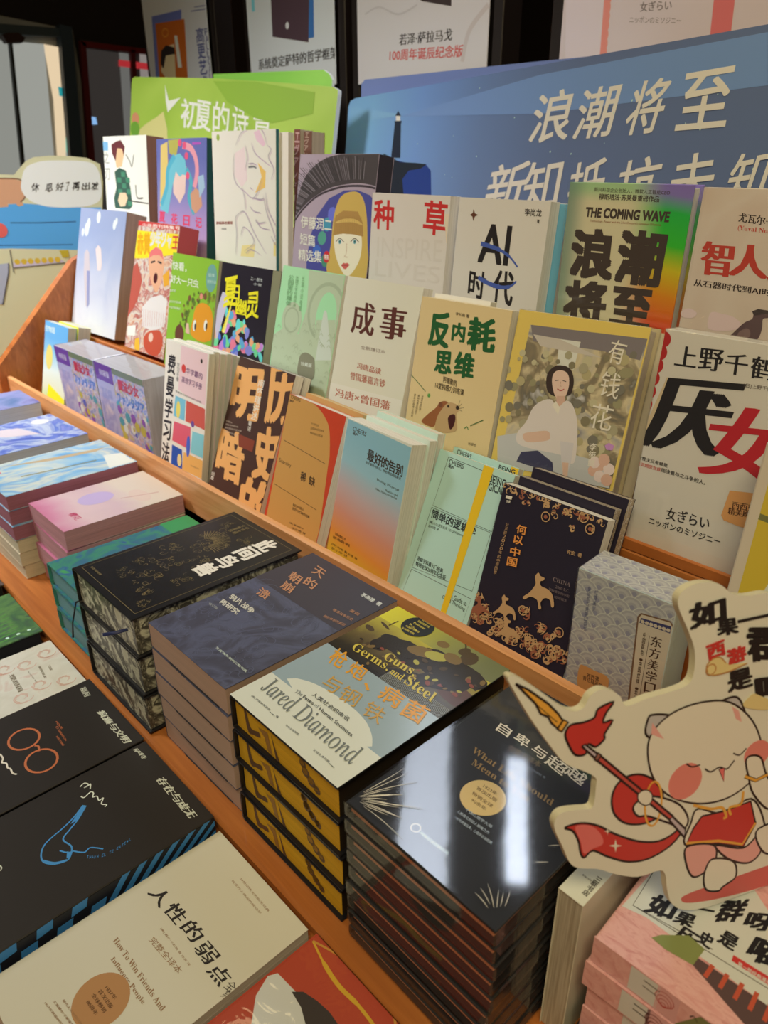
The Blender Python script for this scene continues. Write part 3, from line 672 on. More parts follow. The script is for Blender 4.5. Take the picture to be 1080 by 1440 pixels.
# pencil sketch art book
B = up('sk', 'cream art book with a pencil and orange sketch of a bandaged figure', mat((222, 210, 194)), mat((40, 90, 88)), 0.008, group=g3)
P = pr_of(B); SK = mat((160, 140, 134)); SP = mat((226, 170, 150)); SO = mat((232, 172, 84))
P.disk((198, 180), 0.006, mat((150, 160, 60)), e2, n=8)
P.poly([(325, 300), (400, 250), (420, 500), (380, 560), (330, 480)], mat((226, 190, 178)), e2); P.poly([(470, 140), (510, 120), (560, 230), (540, 250), (490, 200)], mat((224, 176, 170)), e2)
P.poly([(500, 370), (560, 440), (555, 560), (480, 600), (530, 480)], SO, e2); P.poly([(380, 1000), (480, 990), (470, 1090), (370, 1080)], mat((236, 190, 120)), e2); P.poly([(620, 980), (680, 960), (700, 1090), (620, 1080)], mat((240, 190, 110)), e2)
for pts in [[(320, 300), (312, 420), (330, 520), (380, 580)], [(330, 240), (370, 150), (430, 110), (490, 92), (540, 140), (570, 240)], [(360, 560), (400, 590), (460, 640), (500, 590), (530, 500)],
            [(405, 240), (420, 340), (400, 430)], [(450, 220), (480, 300), (560, 370), (600, 400)], [(570, 240), (600, 270), (580, 330), (620, 420), (600, 500)], [(380, 560), (400, 640), (405, 730)], [(350, 760), (330, 800), (340, 920), (330, 1070)],
            [(350, 760), (390, 740), (420, 780), (470, 900), (560, 1060)], [(560, 600), (575, 720), (640, 860), (690, 960)], [(540, 620), (570, 760), (620, 900), (660, 1060)], [(440, 700), (470, 740), (520, 750)], [(480, 800), (500, 830), (560, 820)],
            [(370, 930), (390, 860), (440, 900), (470, 980), (400, 1040)], [(490, 800), (520, 860), (590, 880)], [(430, 380), (460, 375), (490, 390)], [(600, 930), (640, 1000), (690, 1000)], [(410, 1060), (450, 1030), (520, 1070)], [(440, 560), (460, 575)], [(470, 640), (520, 650), (545, 640)]]:
    P.curve(pts, 0.0016, SK, e2, taper=True); P.curve([(x+9, y+7) for x, y in pts], 0.0009, mat((186, 140, 150)), e2, taper=True)
P.line([(430, 405), (470, 400), (490, 412)], 0.003, mat((120, 110, 100)), e2)
P.text('原画集收藏版', (185, 840), (310, 838), (0, -22), mat((150, 70, 60)), 'semi', e2); P.text('设定集', (225, 880), (262, 880), (0, -14), mat((130, 110, 100)), 'semi', e2)
P.build('cover_print', B.root)
# books filed behind the sketch book, spines to the right
x0 = rk  # unused alias kept simple
def ghost(label, x, y, z, w_, h_, t, lean, yaw, cover, pages, group=g3, **k): return book(label, (x, y, z), w_, h_, t, lean, yaw, cover, pages, group=group, **k)
b = behind(B, 'cream book half hidden behind the pencil sketch art book', .045, .012, mat((226, 214, 190)), PG, w_=.198, dtop=-.005, group=g3)
def spinebook(label, px_tl, y, h_, w_, lean, m, txt=None, tm=None):
    r = W(*px_tl); r = r*(y/r.y); z0 = r.z-h_*math.cos(math.radians(lean)); yy = y-h_*math.sin(math.radians(lean))
    l = math.radians(lean); pl = Plane(r, lean, 0); p2, h2 = settle(r.copy(), pl, 0.0, 0.03, lean, FLOOR[0.82])
    return book(label, p2, w_, h2, 0.03, lean, 0, m, PGD, group=g3)
RB = mat((120, 62, 48))
B = spinebook('dark red book spine with pale lettering behind the sketch art book', (413, 182), .925, .33, .019, 4, RB)
P = pr_of(B); P.vtext('エヴァンゲリオン', (785, 140), (-60, 760), (38, 2), mat((190, 140, 120)), 'semi', e2, 0.2); P.build('spine_print', B.root)
B = spinebook('second dark red book spine, right of its twin, beside the green sign', (427, 185), .93, .33, .024, 4, mat((112, 66, 46)))
P = pr_of(B); P.vtext('エヴァン', (862, 140), (-20, 200), (30, 2), mat((180, 140, 110)), 'semi', e2, 0.2); P.build('spine_print', B.root)
# giant eye cover with blond girl
B = up('eye', 'mauve horror comic with a giant lashed eye around a blond girl', mat((168, 140, 138), rough=0.35), mat((50, 40, 42)), 0.034, group=g3)
P = pr_of(B); DKE = mat((66, 54, 50))
P.poly(spline([P.pt(q, e3) for q in [(60, 440), (75, 330), (130, 190), (230, 100), (360, 66), (480, 60), (575, 62)]], 6)+spline([P.pt(q, e3) for q in [(556, 262), (450, 240), (360, 246), (260, 270), (160, 330), (90, 400)]], 6), DKE, 'loc')
random.seed(5)
for i in range(64):
    t = i/63; a = math.radians(172-t*92); 
    cx_, cy_ = 400, 480; r0 = 245+20*t; r1_ = 395-10*t+random.uniform(-25, 15)
    P.line([(cx_+r0*1.35*math.cos(a), cy_-r0*math.sin(a)), (cx_+r1_*1.3*math.cos(a+.02), cy_-r1_*math.sin(a+.02)*1.03)], 0.0014, mat((random.choice([(110, 92, 88), (44, 36, 34), (130, 112, 106)]))), e3, taper=True)
P.curve([(60, 460), (110, 390), (200, 310), (330, 262), (460, 256), (556, 276)], 0.003, mat((60, 46, 48)), e3)
P.poly([(130, 700), (150, 560), (190, 430), (260, 330), (350, 282), (430, 280), (500, 310), (540, 360), (540, 790), (130, 740)], mat((70, 66, 120)), e3)
for q, c_ in [((250, 480), (70, 130, 140)), ((220, 560), (80, 140, 110)), ((190, 640), (60, 90, 150)), ((280, 420), (100, 100, 170)), ((240, 690), (70, 120, 90))]: P.disk(q, 0.012, mat(c_), e3, n=9)
GOLD = mat((196, 152, 70)); GOLD2 = mat((150, 106, 50))
P.poly(spline([P.pt(q, e3) for q in [(250, 760), (272, 600), (290, 430), (330, 320), (400, 288), (450, 310), (478, 400), (486, 560), (478, 790), (360, 790)]], 5, True), GOLD, 'loc')
P.poly(spline([P.pt(q, e3) for q in [(292, 540), (330, 520), (400, 524), (448, 540), (450, 640), (425, 720), (370, 785), (330, 740), (298, 650)]], 5, True), mat((232, 204, 160)), 'loc')
P.poly([(284, 545), (300, 430), (345, 400), (430, 405), (458, 470), (462, 552), (400, 538), (340, 534)], mat((168, 120, 58)), e3)
P.curve([(300, 470), (350, 458), (410, 460), (456, 482)], .006, mat((206, 160, 80)), e3, taper=True)
for i in range(16): P.line([(296+i*10.4, 440-10*math.sin(i/16*3.1)), (290+i*11, 536+4*math.sin(i*2))], 0.0006, GOLD2, e3)
for ex in (325, 412):
    P.disk((ex, 582), 0.0075, mat((236, 226, 206)), e3, ry=0.0038, n=12); P.disk((ex, 582), 0.0036, mat((90, 140, 130)), e3, n=12); P.disk((ex, 582), 0.0016, mat((20, 20, 20)), e3, n=8)
    P.curve([(ex-24, 582), (ex, 562), (ex+24, 584)], 0.0014, mat((70, 50, 40)), e3)
P.curve([(366, 590), (362, 650), (352, 668), (372, 672)], 0.0009, mat((176, 130, 96)), e3)
P.poly([(332, 718), (348, 704), (358, 708), (368, 704), (382, 716), (360, 742), (346, 738)], mat((196, 84, 70)), e3); P.curve([(334, 718), (358, 720), (380, 717)], 0.0008, mat((120, 40, 36)), e3)
PT = mat((220, 206, 196))
P.text('伊藤润二', (98, 500), (278, 522), (0, -70), PT, 'semi', e3); P.text('短篇', (94, 596), (180, 612), (0, -66), PT, 'semi', e3); P.text('精选集', (84, 690), (218, 704), (0, -66), PT, 'semi', e3)
P.disk((247, 670), 0.0085, mat((196, 40, 44)), e3, ry=0.010); P.text('精', (235, 685), (260, 688), (0, -30), PT, 'semi', e3)
P.build('cover_print', B.root)
# spine text of that book, on its right flank
SPl = Plane((B.root.location.x-0+0.2002*math.cos(math.radians(.7)), .82, -.262), 9.6, 90.7)
# 种草
B = up('zhong', 'beige book with two widely spaced red characters', mat((214, 190, 164)), PG, 0.022, group=g3)
P = pr_of(B); P.text('种', (522, 500), (634, 514), (4, -166), mat((198, 44, 38)), 'bold', e3); P.text('草', (810, 530), (940, 548), (12, -190), mat((198, 44, 38)), 'bold', e3)
EM = mat((209, 185, 159)); P.text('INSPIRE', (540, 668), (918, 700), (4, -118), EM, 'sans', e3); P.text('LIVES', (528, 778), (905, 828), (4, -92), EM, 'sans', e3)
P.poly([(935, 420), (985, 420), (965, 590), (945, 590)], mat((222, 190, 150)), e3)
P.build('cover_print', B.root)
# AI 时代
B = up('AI', 'beige book with black AI title and a blue brush swirl', mat((212, 190, 164)), PG, 0.02, group=g3)
P = pr_of(B); TK = mat((36, 28, 26))
P.text('AI', (236, 572), (418, 596), (26, -232), TK, 'bold', r1); P.text('时', (170, 788), (270, 816), (16, -165), TK, 'bold', r1); P.text('代', (318, 836), (446, 856), (20, -205), TK, 'bold', r1)
P.poly([(208, 240), (216, 270), (236, 280), (216, 290), (206, 320), (200, 290), (184, 280), (202, 268)], mat((96, 50, 30)), r1)
P.text('李尚龙', (530, 284), (636, 292), (3, -46), TK, 'semi', r1); P.text('著', (608, 332), (624, 334), (1, -24), TK, 'semi', r1)
SWB = mat((70, 84, 140)); P.curve([(254, 462), (310, 478), (380, 505), (440, 550), (486, 610)], [0.006]*6+[0.0055]*6+[0.004]*6+[0.0025]*6+[0.002], SWB, r1)
P.curve([(238, 676), (300, 712), (380, 738), (440, 732), (478, 700)], [0.006]*12+[0.005]*6+[0.003]*6+[0.0015], SWB, r1)
P.build('cover_print', B.root)
b = behind(B, 'blue flapped book peeping out behind the beige AI book', .012, .015, mat((110, 160, 176)), PG, dtop=-.002, group=g3)
b = behind(b, 'thin white book behind the blue flapped one, left of the holographic book', .010, .012, mat((226, 214, 186)), PG, dtop=.001, group=g3)
# holographic COMING WAVE
HOLO = bpy.data.materials.new('holographic_foil'); HOLO.use_nodes = True; nt = HOLO.node_tree; bs = nt.nodes['Principled BSDF']
bs.inputs['Metallic'].default_value = 0.15; bs.inputs['Roughness'].default_value = 0.3; bs.inputs['Coat Weight'].default_value = 0.6; bs.inputs['Coat Roughness'].default_value = 0.08
def nmath(op, a, b=None, c=None):
    n_ = nt.nodes.new('ShaderNodeMath'); n_.operation = op
    for i, v in enumerate((a, b, c)):
        if v is None: continue
        if isinstance(v, (int, float)): n_.inputs[i].default_value = v
        else: nt.links.new(v, n_.inputs[i])
    return n_.outputs[0]
# diffraction foil: rainbow sheen painted into the colour by position, hue shifted by viewing direction
geo = nt.nodes.new('ShaderNodeNewGeometry'); dt = nt.nodes.new('ShaderNodeVectorMath'); dt.operation = 'DOT_PRODUCT'; dt.inputs[1].default_value = (1.0, 0.0, 0.0)
nt.links.new(geo.outputs['Incoming'], dt.inputs[0]); tc = nt.nodes.new('ShaderNodeTexCoord'); sx = nt.nodes.new('ShaderNodeSeparateXYZ'); nt.links.new(tc.outputs['Object'], sx.inputs[0])
nz = nt.nodes.new('ShaderNodeTexNoise'); nz.inputs['Scale'].default_value = 9; nt.links.new(tc.outputs['Object'], nz.inputs['Vector'])
hue = nmath('ADD', nmath('MULTIPLY_ADD', sx.outputs[2], -5.2, 1.28), nmath('MULTIPLY', nz.outputs['Fac'], 0.12)); hue = nmath('ADD', hue, nmath('MULTIPLY_ADD', dt.outputs['Value'], 0.5, -0.22))
hr = nt.nodes.new('ShaderNodeValToRGB'); nt.links.new(hue, hr.inputs[0]); er = hr.color_ramp.elements
stops = [(0.0, (150, 130, 235)), (0.08, (150, 140, 235)), (0.17, (40, 214, 90)), (0.34, (60, 225, 60)), (0.48, (235, 225, 40)), (0.64, (250, 160, 30)), (0.82, (245, 90, 60)), (1.0, (235, 110, 120))]
while len(er) < len(stops): er.new(0.5)
for e_, (p_, c_) in zip(er, stops): e_.position = p_
for e_, (p_, c_) in zip(er, stops): e_.color = (*[v*1.0 for v in lin(c_)], 1)
edge = nt.nodes.new('ShaderNodeMapRange'); edge.interpolation_type = 'SMOOTHSTEP'; edge.inputs[1].default_value = 0.100; edge.inputs[2].default_value = 0.150
nt.links.new(nmath('MULTIPLY_ADD', nz.outputs['Fac'], 0.03, sx.outputs[0]), edge.inputs[0])
topb = nt.nodes.new('ShaderNodeMapRange'); topb.interpolation_type = 'SMOOTHSTEP'; topb.inputs[1].default_value = 0.236; topb.inputs[2].default_value = 0.256; topb.inputs[4].default_value = 0.75
nt.links.new(nmath('MULTIPLY_ADD', nz.outputs['Fac'], 0.01, sx.outputs[2]), topb.inputs[0])
lft = nt.nodes.new('ShaderNodeMapRange'); lft.interpolation_type = 'SMOOTHSTEP'; lft.inputs[1].default_value = 0.034; lft.inputs[2].default_value = 0.004; lft.inputs[4].default_value = 0.8
nt.links.new(sx.outputs[0], lft.inputs[0])
def mixc(f_, a_, b_):
    m_ = nt.nodes.new('ShaderNodeMix'); m_.data_type = 'RGBA'; nt.links.new(f_, m_.inputs[0])
    for k_, v in ((6, a_), (7, b_)):
        if isinstance(v, tuple): m_.inputs[k_].default_value = (*v, 1)
        else: nt.links.new(v, m_.inputs[k_])
    return m_.outputs[2]
c_1 = mixc(topb.outputs[0], alb((250, 200, 150)), alb((150, 190, 120))); c_2 = mixc(lft.outputs[0], c_1, alb((120, 140, 110))); c_3 = mixc(edge.outputs[0], c_2, hr.outputs[0])
nt.links.new(c_3, bs.inputs['Base Color'])
WR = wrap_mat(); WRS = wrap_mat(14, 0.25)
B = up('wave', 'shiny holographic orange book with heavy black wave title, shrink-wrapped', HOLO, PG, 0.026, hard=True, group=g3, wrap=WRS)
P = pr_of(B); BT = mat((70, 54, 44), rough=0.3)
P.text('THE COMING WAVE', (156, 232), (576, 260), (6, -46), BT, 'black', r2)
P.text('新兴科技企业创始人，微软人工智能CEO', (200, 106), (582, 124), (3, -22), BT, 'sans', r2); P.text('穆斯塔法·苏莱曼重磅作品', (224, 146), (528, 160), (3, -30), BT, 'semi', r2)
P.text('Technology, Power and the 21st Century’s Greatest Dilemma', (178, 262), (536, 284), (2, -14), mat((140, 70, 40)), 'sans', r2)
for ch, bl, br, u_ in [('浪', (80, 528), (278, 552), (22, -232)), ('潮', (306, 556), (518, 584), (40, -250)), ('将', (46, 756), (240, 776), (20, -196)), ('至', (284, 772), (468, 800), (20, -180))]: P.text(ch, bl, br, u_, BT, 'black', r2)
P.build('cover_print', B.root)
# 智人之上
B = up('zhi', 'shrink-wrapped salmon beige book with a pigeon and red title, at the right edge', ramp_mat([(206, 172, 142), (214, 184, 156), (204, 168, 140)], 6, rough=0.4), PG, 0.03, hard=True, group=g3, wrap=WRS)
P = pr_of(B); RD = mat((190, 60, 44)); TK2 = mat((48, 32, 28))
P.text('尤瓦尔·赫拉利', (930, 258), (1220, 300), (4, -46), TK2, 'song', r2); P.text(serif('(Yuval Noah Harari)'), (926, 306), (1250, 345), (3, -30), RD, 'sans', r2)
for ch, bl, br, u_ in [('智', (738, 524), (886, 540), (20, -168)), ('人', (886, 530), (1066, 550), (20, -162)), ('之', (1080, 556), (1230, 580), (20, -162)), ('上', (1260, 580), (1400, 600), (20, -162))]: P.text(ch, bl, br, u_, RD, 'heavysong', r2)
P.text('从石器时代到AI时代的信息网络简史', (704, 582), (1560, 700), (4, -34), TK2, 'song', r2)
P.poly(spline([P.pt(q, r2) for q in [(780, 740), (800, 715), (850, 725), (900, 738), (940, 770), (930, 800), (860, 812), (780, 800)]], 4, True), mat((222, 184, 168)), 'loc')
P.poly(spline([P.pt(q, r2) for q in [(640, 716), (680, 696), (720, 720), (700, 745), (650, 742)]], 4, True), mat((220, 184, 170)), 'loc')
PB = mat((96, 70, 66)); PB2 = mat((130, 98, 88))
P.poly(spline([P.pt(q, r2) for q in [(862, 866), (905, 820), (960, 770), (1000, 750), (1010, 718), (1030, 706), (1075, 708), (1095, 730), (1080, 745), (1055, 752), (1050, 800), (1030, 850), (985, 880), (920, 884)]], 5, True), PB, 'loc')
P.poly(spline([P.pt(q, r2) for q in [(930, 820), (975, 798), (992, 825), (970, 862), (930, 862)]], 4, True), PB2, 'loc')
P.poly([(1000, 712), (1030, 700), (1080, 708), (1090, 722), (1040, 730), (1010, 735)], mat((60, 44, 40)), r2)
P.line([(970, 875), (972, 905)], 0.002, PB, r2); P.line([(1000, 872), (1004, 905)], 0.002, PB, r2)
P.build('cover_print', B.root)

# ================================================================== tier 2
g2 = 'upright books on the middle tier'
# sky comic
B = up('sky', 'pale blue sky comic with two faint figures in clouds, leftmost on the middle tier', ramp_mat([(158, 168, 204), (176, 182, 210), (206, 204, 220), (226, 222, 228), (196, 198, 216)], axis=2, lo=0.30, hi=0.0, dist=1.2, scale=9, ref='L'), page_mat((190, 160, 140), 'L'), 0.05, group=g2)
P = pr_of(B); h4 = Q(0, 200, 3.6)
for q, r_ in [((440, 440), 0.012), ((450, 410), 0.009), ((580, 420), 0.008), ((500, 380), 0.01), ((420, 455), 0.007), ((590, 400), 0.006)]: P.disk(q, r_, mat((226, 228, 244), 'L'), h4, ry=r_*1.4, n=10)
P.poly([(428, 560), (440, 540), (452, 560), (456, 640), (446, 830), (434, 830), (424, 660)], mat((206, 190, 196), 'L'), h4); P.poly([(484, 540), (498, 520), (512, 540), (516, 620), (510, 650), (494, 650)], mat((230, 208, 206), 'L'), h4)
P.poly([(440, 650), (455, 650), (452, 820), (440, 840)], mat((150, 150, 190), 'L'), h4)
P.build('cover_print', B.root)
# red yellow manga
B = up('redm', 'busy red and yellow shonen magazine with a shouting pink-haired face', ramp_mat([(206, 130, 110), (236, 190, 160), (226, 216, 206), (190, 80, 70), (240, 214, 200), (214, 120, 90)], 26, 'L', detail=4, dist=2), mat((196, 74, 84), 'L'), 0.045, group=g2)
P = pr_of(B); YE = mat((250, 224, 40), 'L'); OR = mat((232, 120, 50), 'L'); REDL = mat((216, 56, 56), 'L')
P.poly([(150, 88), (445, 128), (440, 160), (148, 120)], REDL, e4); P.text('少年周刊特集号', (180, 128), (420, 152), (0, -22), LW, 'semi', e4)
P.poly([(135, 150), (435, 180), (425, 300), (300, 320), (190, 330), (132, 330)], YE, e4)
P.text('赤黄', (150, 300), (230, 305), (0, -130), mat((236, 170, 20), 'L'), 'black', e4); P.text('少年ジャ', (230, 250), (362, 268), (4, -98), mat((226, 220, 220), 'L'), 'black', e4); P.text('王', (368, 268), (414, 270), (4, -78), REDL, 'bold', e4)
P.poly([(110, 400), (150, 350), (180, 470), (150, 600), (90, 700), (70, 860), (80, 600)], mat((196, 90, 76), 'L'), e4)
P.poly(spline([P.pt(q, e4) for q in [(222, 330), (240, 280), (280, 262), (310, 300), (318, 380), (300, 480), (270, 545), (240, 490), (226, 420)]], 5, True), mat((238, 176, 140), 'L'), 'loc')
P.poly([(222, 330), (232, 285), (270, 258), (306, 285), (316, 340), (290, 310), (250, 310)], mat((236, 120, 120), 'L'), e4)
P.line([(236, 356), (262, 348)], 0.004, LK, e4); P.line([(280, 350), (304, 362)], 0.004, LK, e4); P.disk((265, 455), 0.009, mat((80, 20, 30), 'L'), e4, ry=0.011)
P.poly([(180, 640), (230, 580), (300, 560), (340, 600), (320, 760), (250, 790), (180, 760)], mat((236, 224, 220), 'L'), e4)
P.poly([(310, 440), (350, 400), (350, 500), (318, 510)], mat((240, 170, 50), 'L'), e4); P.poly([(90, 760), (140, 750), (135, 820), (85, 815)], LW, e4)
P.poly(spline([P.pt(q, e4) for q in [(190, 830), (230, 790), (290, 790), (310, 850), (290, 930), (240, 950), (195, 900)]], 5, True), mat((206, 84, 60), 'L'), 'loc')
P.disk((235, 830), 0.010, mat((240, 200, 180), 'L'), e4); P.poly([(135, 840), (160, 830), (165, 900), (150, 930), (130, 900)], mat((246, 190, 60), 'L'), e4)
for i in range(10): P.line([(190+i*14, 650+i*3), (186+i*14, 760)], 0.001, mat((206, 120, 120), 'L'), e4)
P.build('cover_print', B.root)

# green book with orange creature
B = up('green', 'bright green book with an orange round-eyed creature peeking over a wreath', mat((150, 196, 62), 'L', 0.4), PGL, 0.016, group=g2)
P = pr_of(B); WT = mat((240, 236, 226), 'L')
P.text('快看，', (372, 398), (460, 418), (2, -54), WT, 'semi', e4); P.text('好大一只虫', (360, 482), (536, 520), (2, -50), WT, 'semi', e4)
P.disk((618, 456), 0.020, mat((120, 170, 160), 'L'), e4, ry=0.026); P.text('绘本', (600, 446), (640, 450), (0, -24), mat((190, 214, 200), 'L'), 'semi', e4); P.text('获奖作品', (592, 486), (648, 492), (0, -20), mat((190, 214, 200), 'L'), 'semi', e4)
random.seed(11)
for i in range(60):
    a = random.uniform(0, 3.14); r_ = random.uniform(0.75, 1.1); q = (560+135*r_*math.cos(a), 760-200*r_*math.sin(a))
    P.disk(q, random.uniform(0.003, 0.007), mat(random.choice([(110, 130, 50), (150, 160, 60), (90, 110, 50), (130, 90, 60)]), 'L'), e4, n=6, rot=random.uniform(0, 90))
P.poly(spline([P.pt(q, e4) for q in [(488, 810), (500, 720), (520, 640), (560, 612), (610, 640), (630, 720), (632, 830), (560, 860)]], 5, True), mat((238, 158, 44), 'L'), 'loc')
for ex in (512, 582): P.disk((ex, 755), 0.0065, WT, e4, ry=0.011); P.disk((ex+5, 762), 0.0035, LK, e4, ry=0.007)
P.disk((555, 570), 0.006, mat((240, 150, 130), 'L'), e4); P.disk((415, 810), 0.018, mat((110, 66, 50), 'L'), e4, ry=0.02); P.poly([(455, 800), (460, 740), (475, 740), (482, 810)], mat((236, 190, 170), 'L'), e4)
for i, yy in enumerate((530, 600, 636)): P.text(['绘本馆', '适合亲子共读的故事', '大自然的奇妙'][i], (352, yy+8), (352+(40, 74, 70)[i], yy+14+i*4), (0, -16), WT, 'sans', e4)
P.build('cover_print', B.root)
# black 夏日幽灵
B = up('black', 'black novel with yellow brush title over a rainbow paint splash', mat((40, 32, 36), 'R', 0.35), mat((170, 150, 120)), 0.02, group=g2)
P = pr_of(B)
for i in range(120):
    x = random.uniform(640, 960); y = random.uniform(640, 960)
    if y < 640+ (x-640)*0.35 or (x-650)/300 > (y-560)/330: continue
    P.disk((x, y), random.uniform(0.005, 0.014), mat(random.choice([(90, 150, 210), (130, 120, 200), (220, 110, 120), (110, 190, 120), (230, 150, 100), (100, 190, 200), (190, 120, 180), (80, 110, 190)])), e4, n=7, ry=random.uniform(0.004, 0.01), rot=random.uniform(0, 180))
P.poly([(690, 540), (740, 560), (650, 850), (640, 700)], mat((190, 170, 200)), e4); P.poly([(735, 640), (745, 640), (705, 800), (690, 800)], mat((240, 216, 110)), e4)
YB2 = mat((252, 222, 30))
for ch, bl, br, u_ in [('夏', (694, 640), (776, 632), (10, -180)), ('日', (748, 592), (794, 600), (4, -92)), ('幽', (772, 690), (838, 700), (4, -104)), ('灵', (838, 712), (914, 712), (10, -160))]: P.text(ch, bl, br, u_, YB2, 'bold', e4, 0.12)
P.poly([(762, 560), (768, 560), (690, 800), (684, 790)], YB2, e4)
P.text('乙一原作', (868, 468), (942, 482), (2, -22), mat((200, 190, 180)), 'sans', e4); P.text('小说', (885, 500), (936, 510), (2, -18), mat((200, 190, 180)), 'sans', e4)
P.build('cover_print', B.root)
# light green classical book
B = up('lgreen', 'mint green classic with an arched garden engraving', mat((164, 204, 140), 'R', 0.45), PG, 0.018, group=g2)
P = pr_of(B); c3 = Q(360, 360, 3); OV = mat((178, 178, 136)); OV2 = mat((160, 162, 122))
P.poly([(225, 60), (385, 85), (345, 420), (310, 640), (50, 560), (75, 330), (120, 300), (180, 330), (215, 220)], OV, c3)
P.ring((295, 240), 0.045, 0.006, OV2, c3); P.disk((295, 260), 0.026, mat((160, 206, 140)), c3, ry=0.04); P.poly([(255, 270), (335, 270), (325, 400), (245, 400)], OV, c3)
P.poly([(285, 240), (292, 228), (300, 240), (310, 340), (318, 440), (250, 440), (268, 330)], mat((196, 190, 160)), c3); P.disk((150, 270), 0.028, OV, c3, ry=0.03); P.ring((150, 270), 0.02, 0.003, OV2, c3)
for i in range(70):
    x = random.uniform(70, 350); y = random.uniform(290, 540); P.curve([(x, y), (x+8, y-9), (x+14, y+4)], 0.0009, OV2, c3, sub=3)
P.vtext('公园里的雕像', (140, 80), (-14, 130), (22, 2), mat((120, 150, 100)), 'sans', c3); P.vtext('外国文学经典译丛', (170, 84), (-14, 130), (12, 2), mat((130, 158, 106)), 'sans', c3); P.vtext('长篇小说卷首', (196, 84), (-16, 150), (12, 2), mat((130, 158, 106)), 'sans', c3)
P.poly(spline([P.pt(q, c3) for q in [(178, 500), (184, 430), (196, 412), (215, 408), (240, 425), (248, 450), (240, 520)]], 4, True), mat((130, 120, 90)), 'loc'); P.text('珍藏版', (190, 462), (236, 470), (1, -16), mat((200, 190, 160)), 'semi', c3)
P.build('cover_print', B.root)
# 成事
B = up('cheng', 'pale beige book with two large brown characters', mat((212, 193, 160)), PG, 0.02, group=g2)
P = pr_of(B); BR = mat((88, 40, 30)); BR2 = mat((170, 90, 66))
P.text('成', (400, 322), (492, 342), (14, -134), BR, 'song', c3); P.text('事', (522, 344), (622, 362), (14, -134), BR, 'heavysong', c3)
P.text('全新增订本', (442, 392), (546, 414), (1, -16), mat((130, 100, 84)), 'sans', c3)
P.text('冯唐品读', (426, 474), (526, 502), (3, -26), BR2, 'song', c3); P.text('曾国藩嘉言钞', (398, 520), (544, 556), (3, -32), BR2, 'song', c3)
P.poly([(305, 530), (618, 610), (600, 700), (285, 640)], mat((218, 198, 176)), c3)
P.text('冯唐×曾国藩', (334, 592), (564, 652), (4, -36), BR2, 'song', c3)
P.build('cover_print', B.root)
# 反内耗思维
B = up('fan', 'warm tan book with dark green title and a yawning marmot', mat((218, 180, 122), 'R', 0.5), PG, 0.018, group=g2)
P = pr_of(B); DG = mat((34, 84, 40)); TK = mat((56, 40, 28))
for ch, bl, br, u_ in [('反', (728, 374), (806, 392), (14, -140)), ('内', (826, 354), (876, 366), (8, -76)), ('耗', (892, 392), (1000, 410), (12, -132))]: P.text(ch, bl, br, u_, DG, 'brush', c3, 0.05)
P.text('思', (754, 488), (820, 500), (8, -88), DG, 'brush', c3, 0.05); P.text('维', (836, 504), (912, 520), (10, -100), DG, 'brush', c3, 0.05)
P.text('李松蔚 著', (842, 250), (900, 262), (1, -14), TK, 'sans', c3); P.text('阿德勒的', (790, 532), (846, 552), (2, -26), TK, 'semi', c3); P.text('16堂钝感力训练课', (756, 556), (876, 590), (2, -26), TK, 'semi', c3)
P.line([(654, 500), (690, 540), (716, 572)], 0.001, mat((60, 100, 50)), c3); P.disk((730, 588), 0.003, mat((90, 140, 60)), c3, n=6)
P.poly(spline([P.pt(q, c3) for q in [(700, 700), (720, 672), (760, 640), (775, 618), (800, 612), (815, 625), (800, 640), (770, 668), (750, 720)]], 5, True), mat((150, 84, 46)), 'loc')
P.poly(spline([P.pt(q, c3) for q in [(760, 740), (765, 680), (790, 640), (815, 618), (848, 628), (856, 650), (846, 668), (848, 700), (840, 740)]], 5, True), mat((190, 146, 96)), 'loc')
P.poly(spline([P.pt(q, c3) for q in [(810, 690), (818, 672), (838, 668), (842, 690), (832, 722), (818, 730)]], 4, True), mat((70, 24, 24)), 'loc')
P.disk((812, 634), 0.0022, TK, c3, n=8); P.disk((850, 640), 0.003, TK, c3, n=8); P.disk((780, 628), 0.004, mat((120, 66, 40)), c3, n=8)
for d in ((862, 610), (870, 622), (878, 640), (870, 655)): P.line([(848, 645), d], 0.0004, TK, c3)
for k_, x in enumerate((668, 684, 700)): P.vtext(['看见内耗停止内耗', '接纳情绪允许自己', '把注意力放回当下'][k_] if k_ < 1 else '接纳情绪放回当下', (x, 580+k_*4), (-14, 100-k_*16), (8, 1), mat((120, 96, 64)), 'sans', c3)
P.line([(905, 716), (960, 692)], 0.0012, mat((70, 100, 50)), c3); P.curve([(880, 728), (890, 720), (896, 732)], 0.0012, mat((70, 120, 60)), c3); P.text('出版社', (896, 796), (928, 804), (1, -12), TK, 'sans', c3)
P.build('cover_print', B.root)
b = behind(B, 'cream paperback whose top shows behind the tan marmot book', .006, .014, mat((224, 210, 186)), PG, w_=.10, dtop=.006, group=g2)

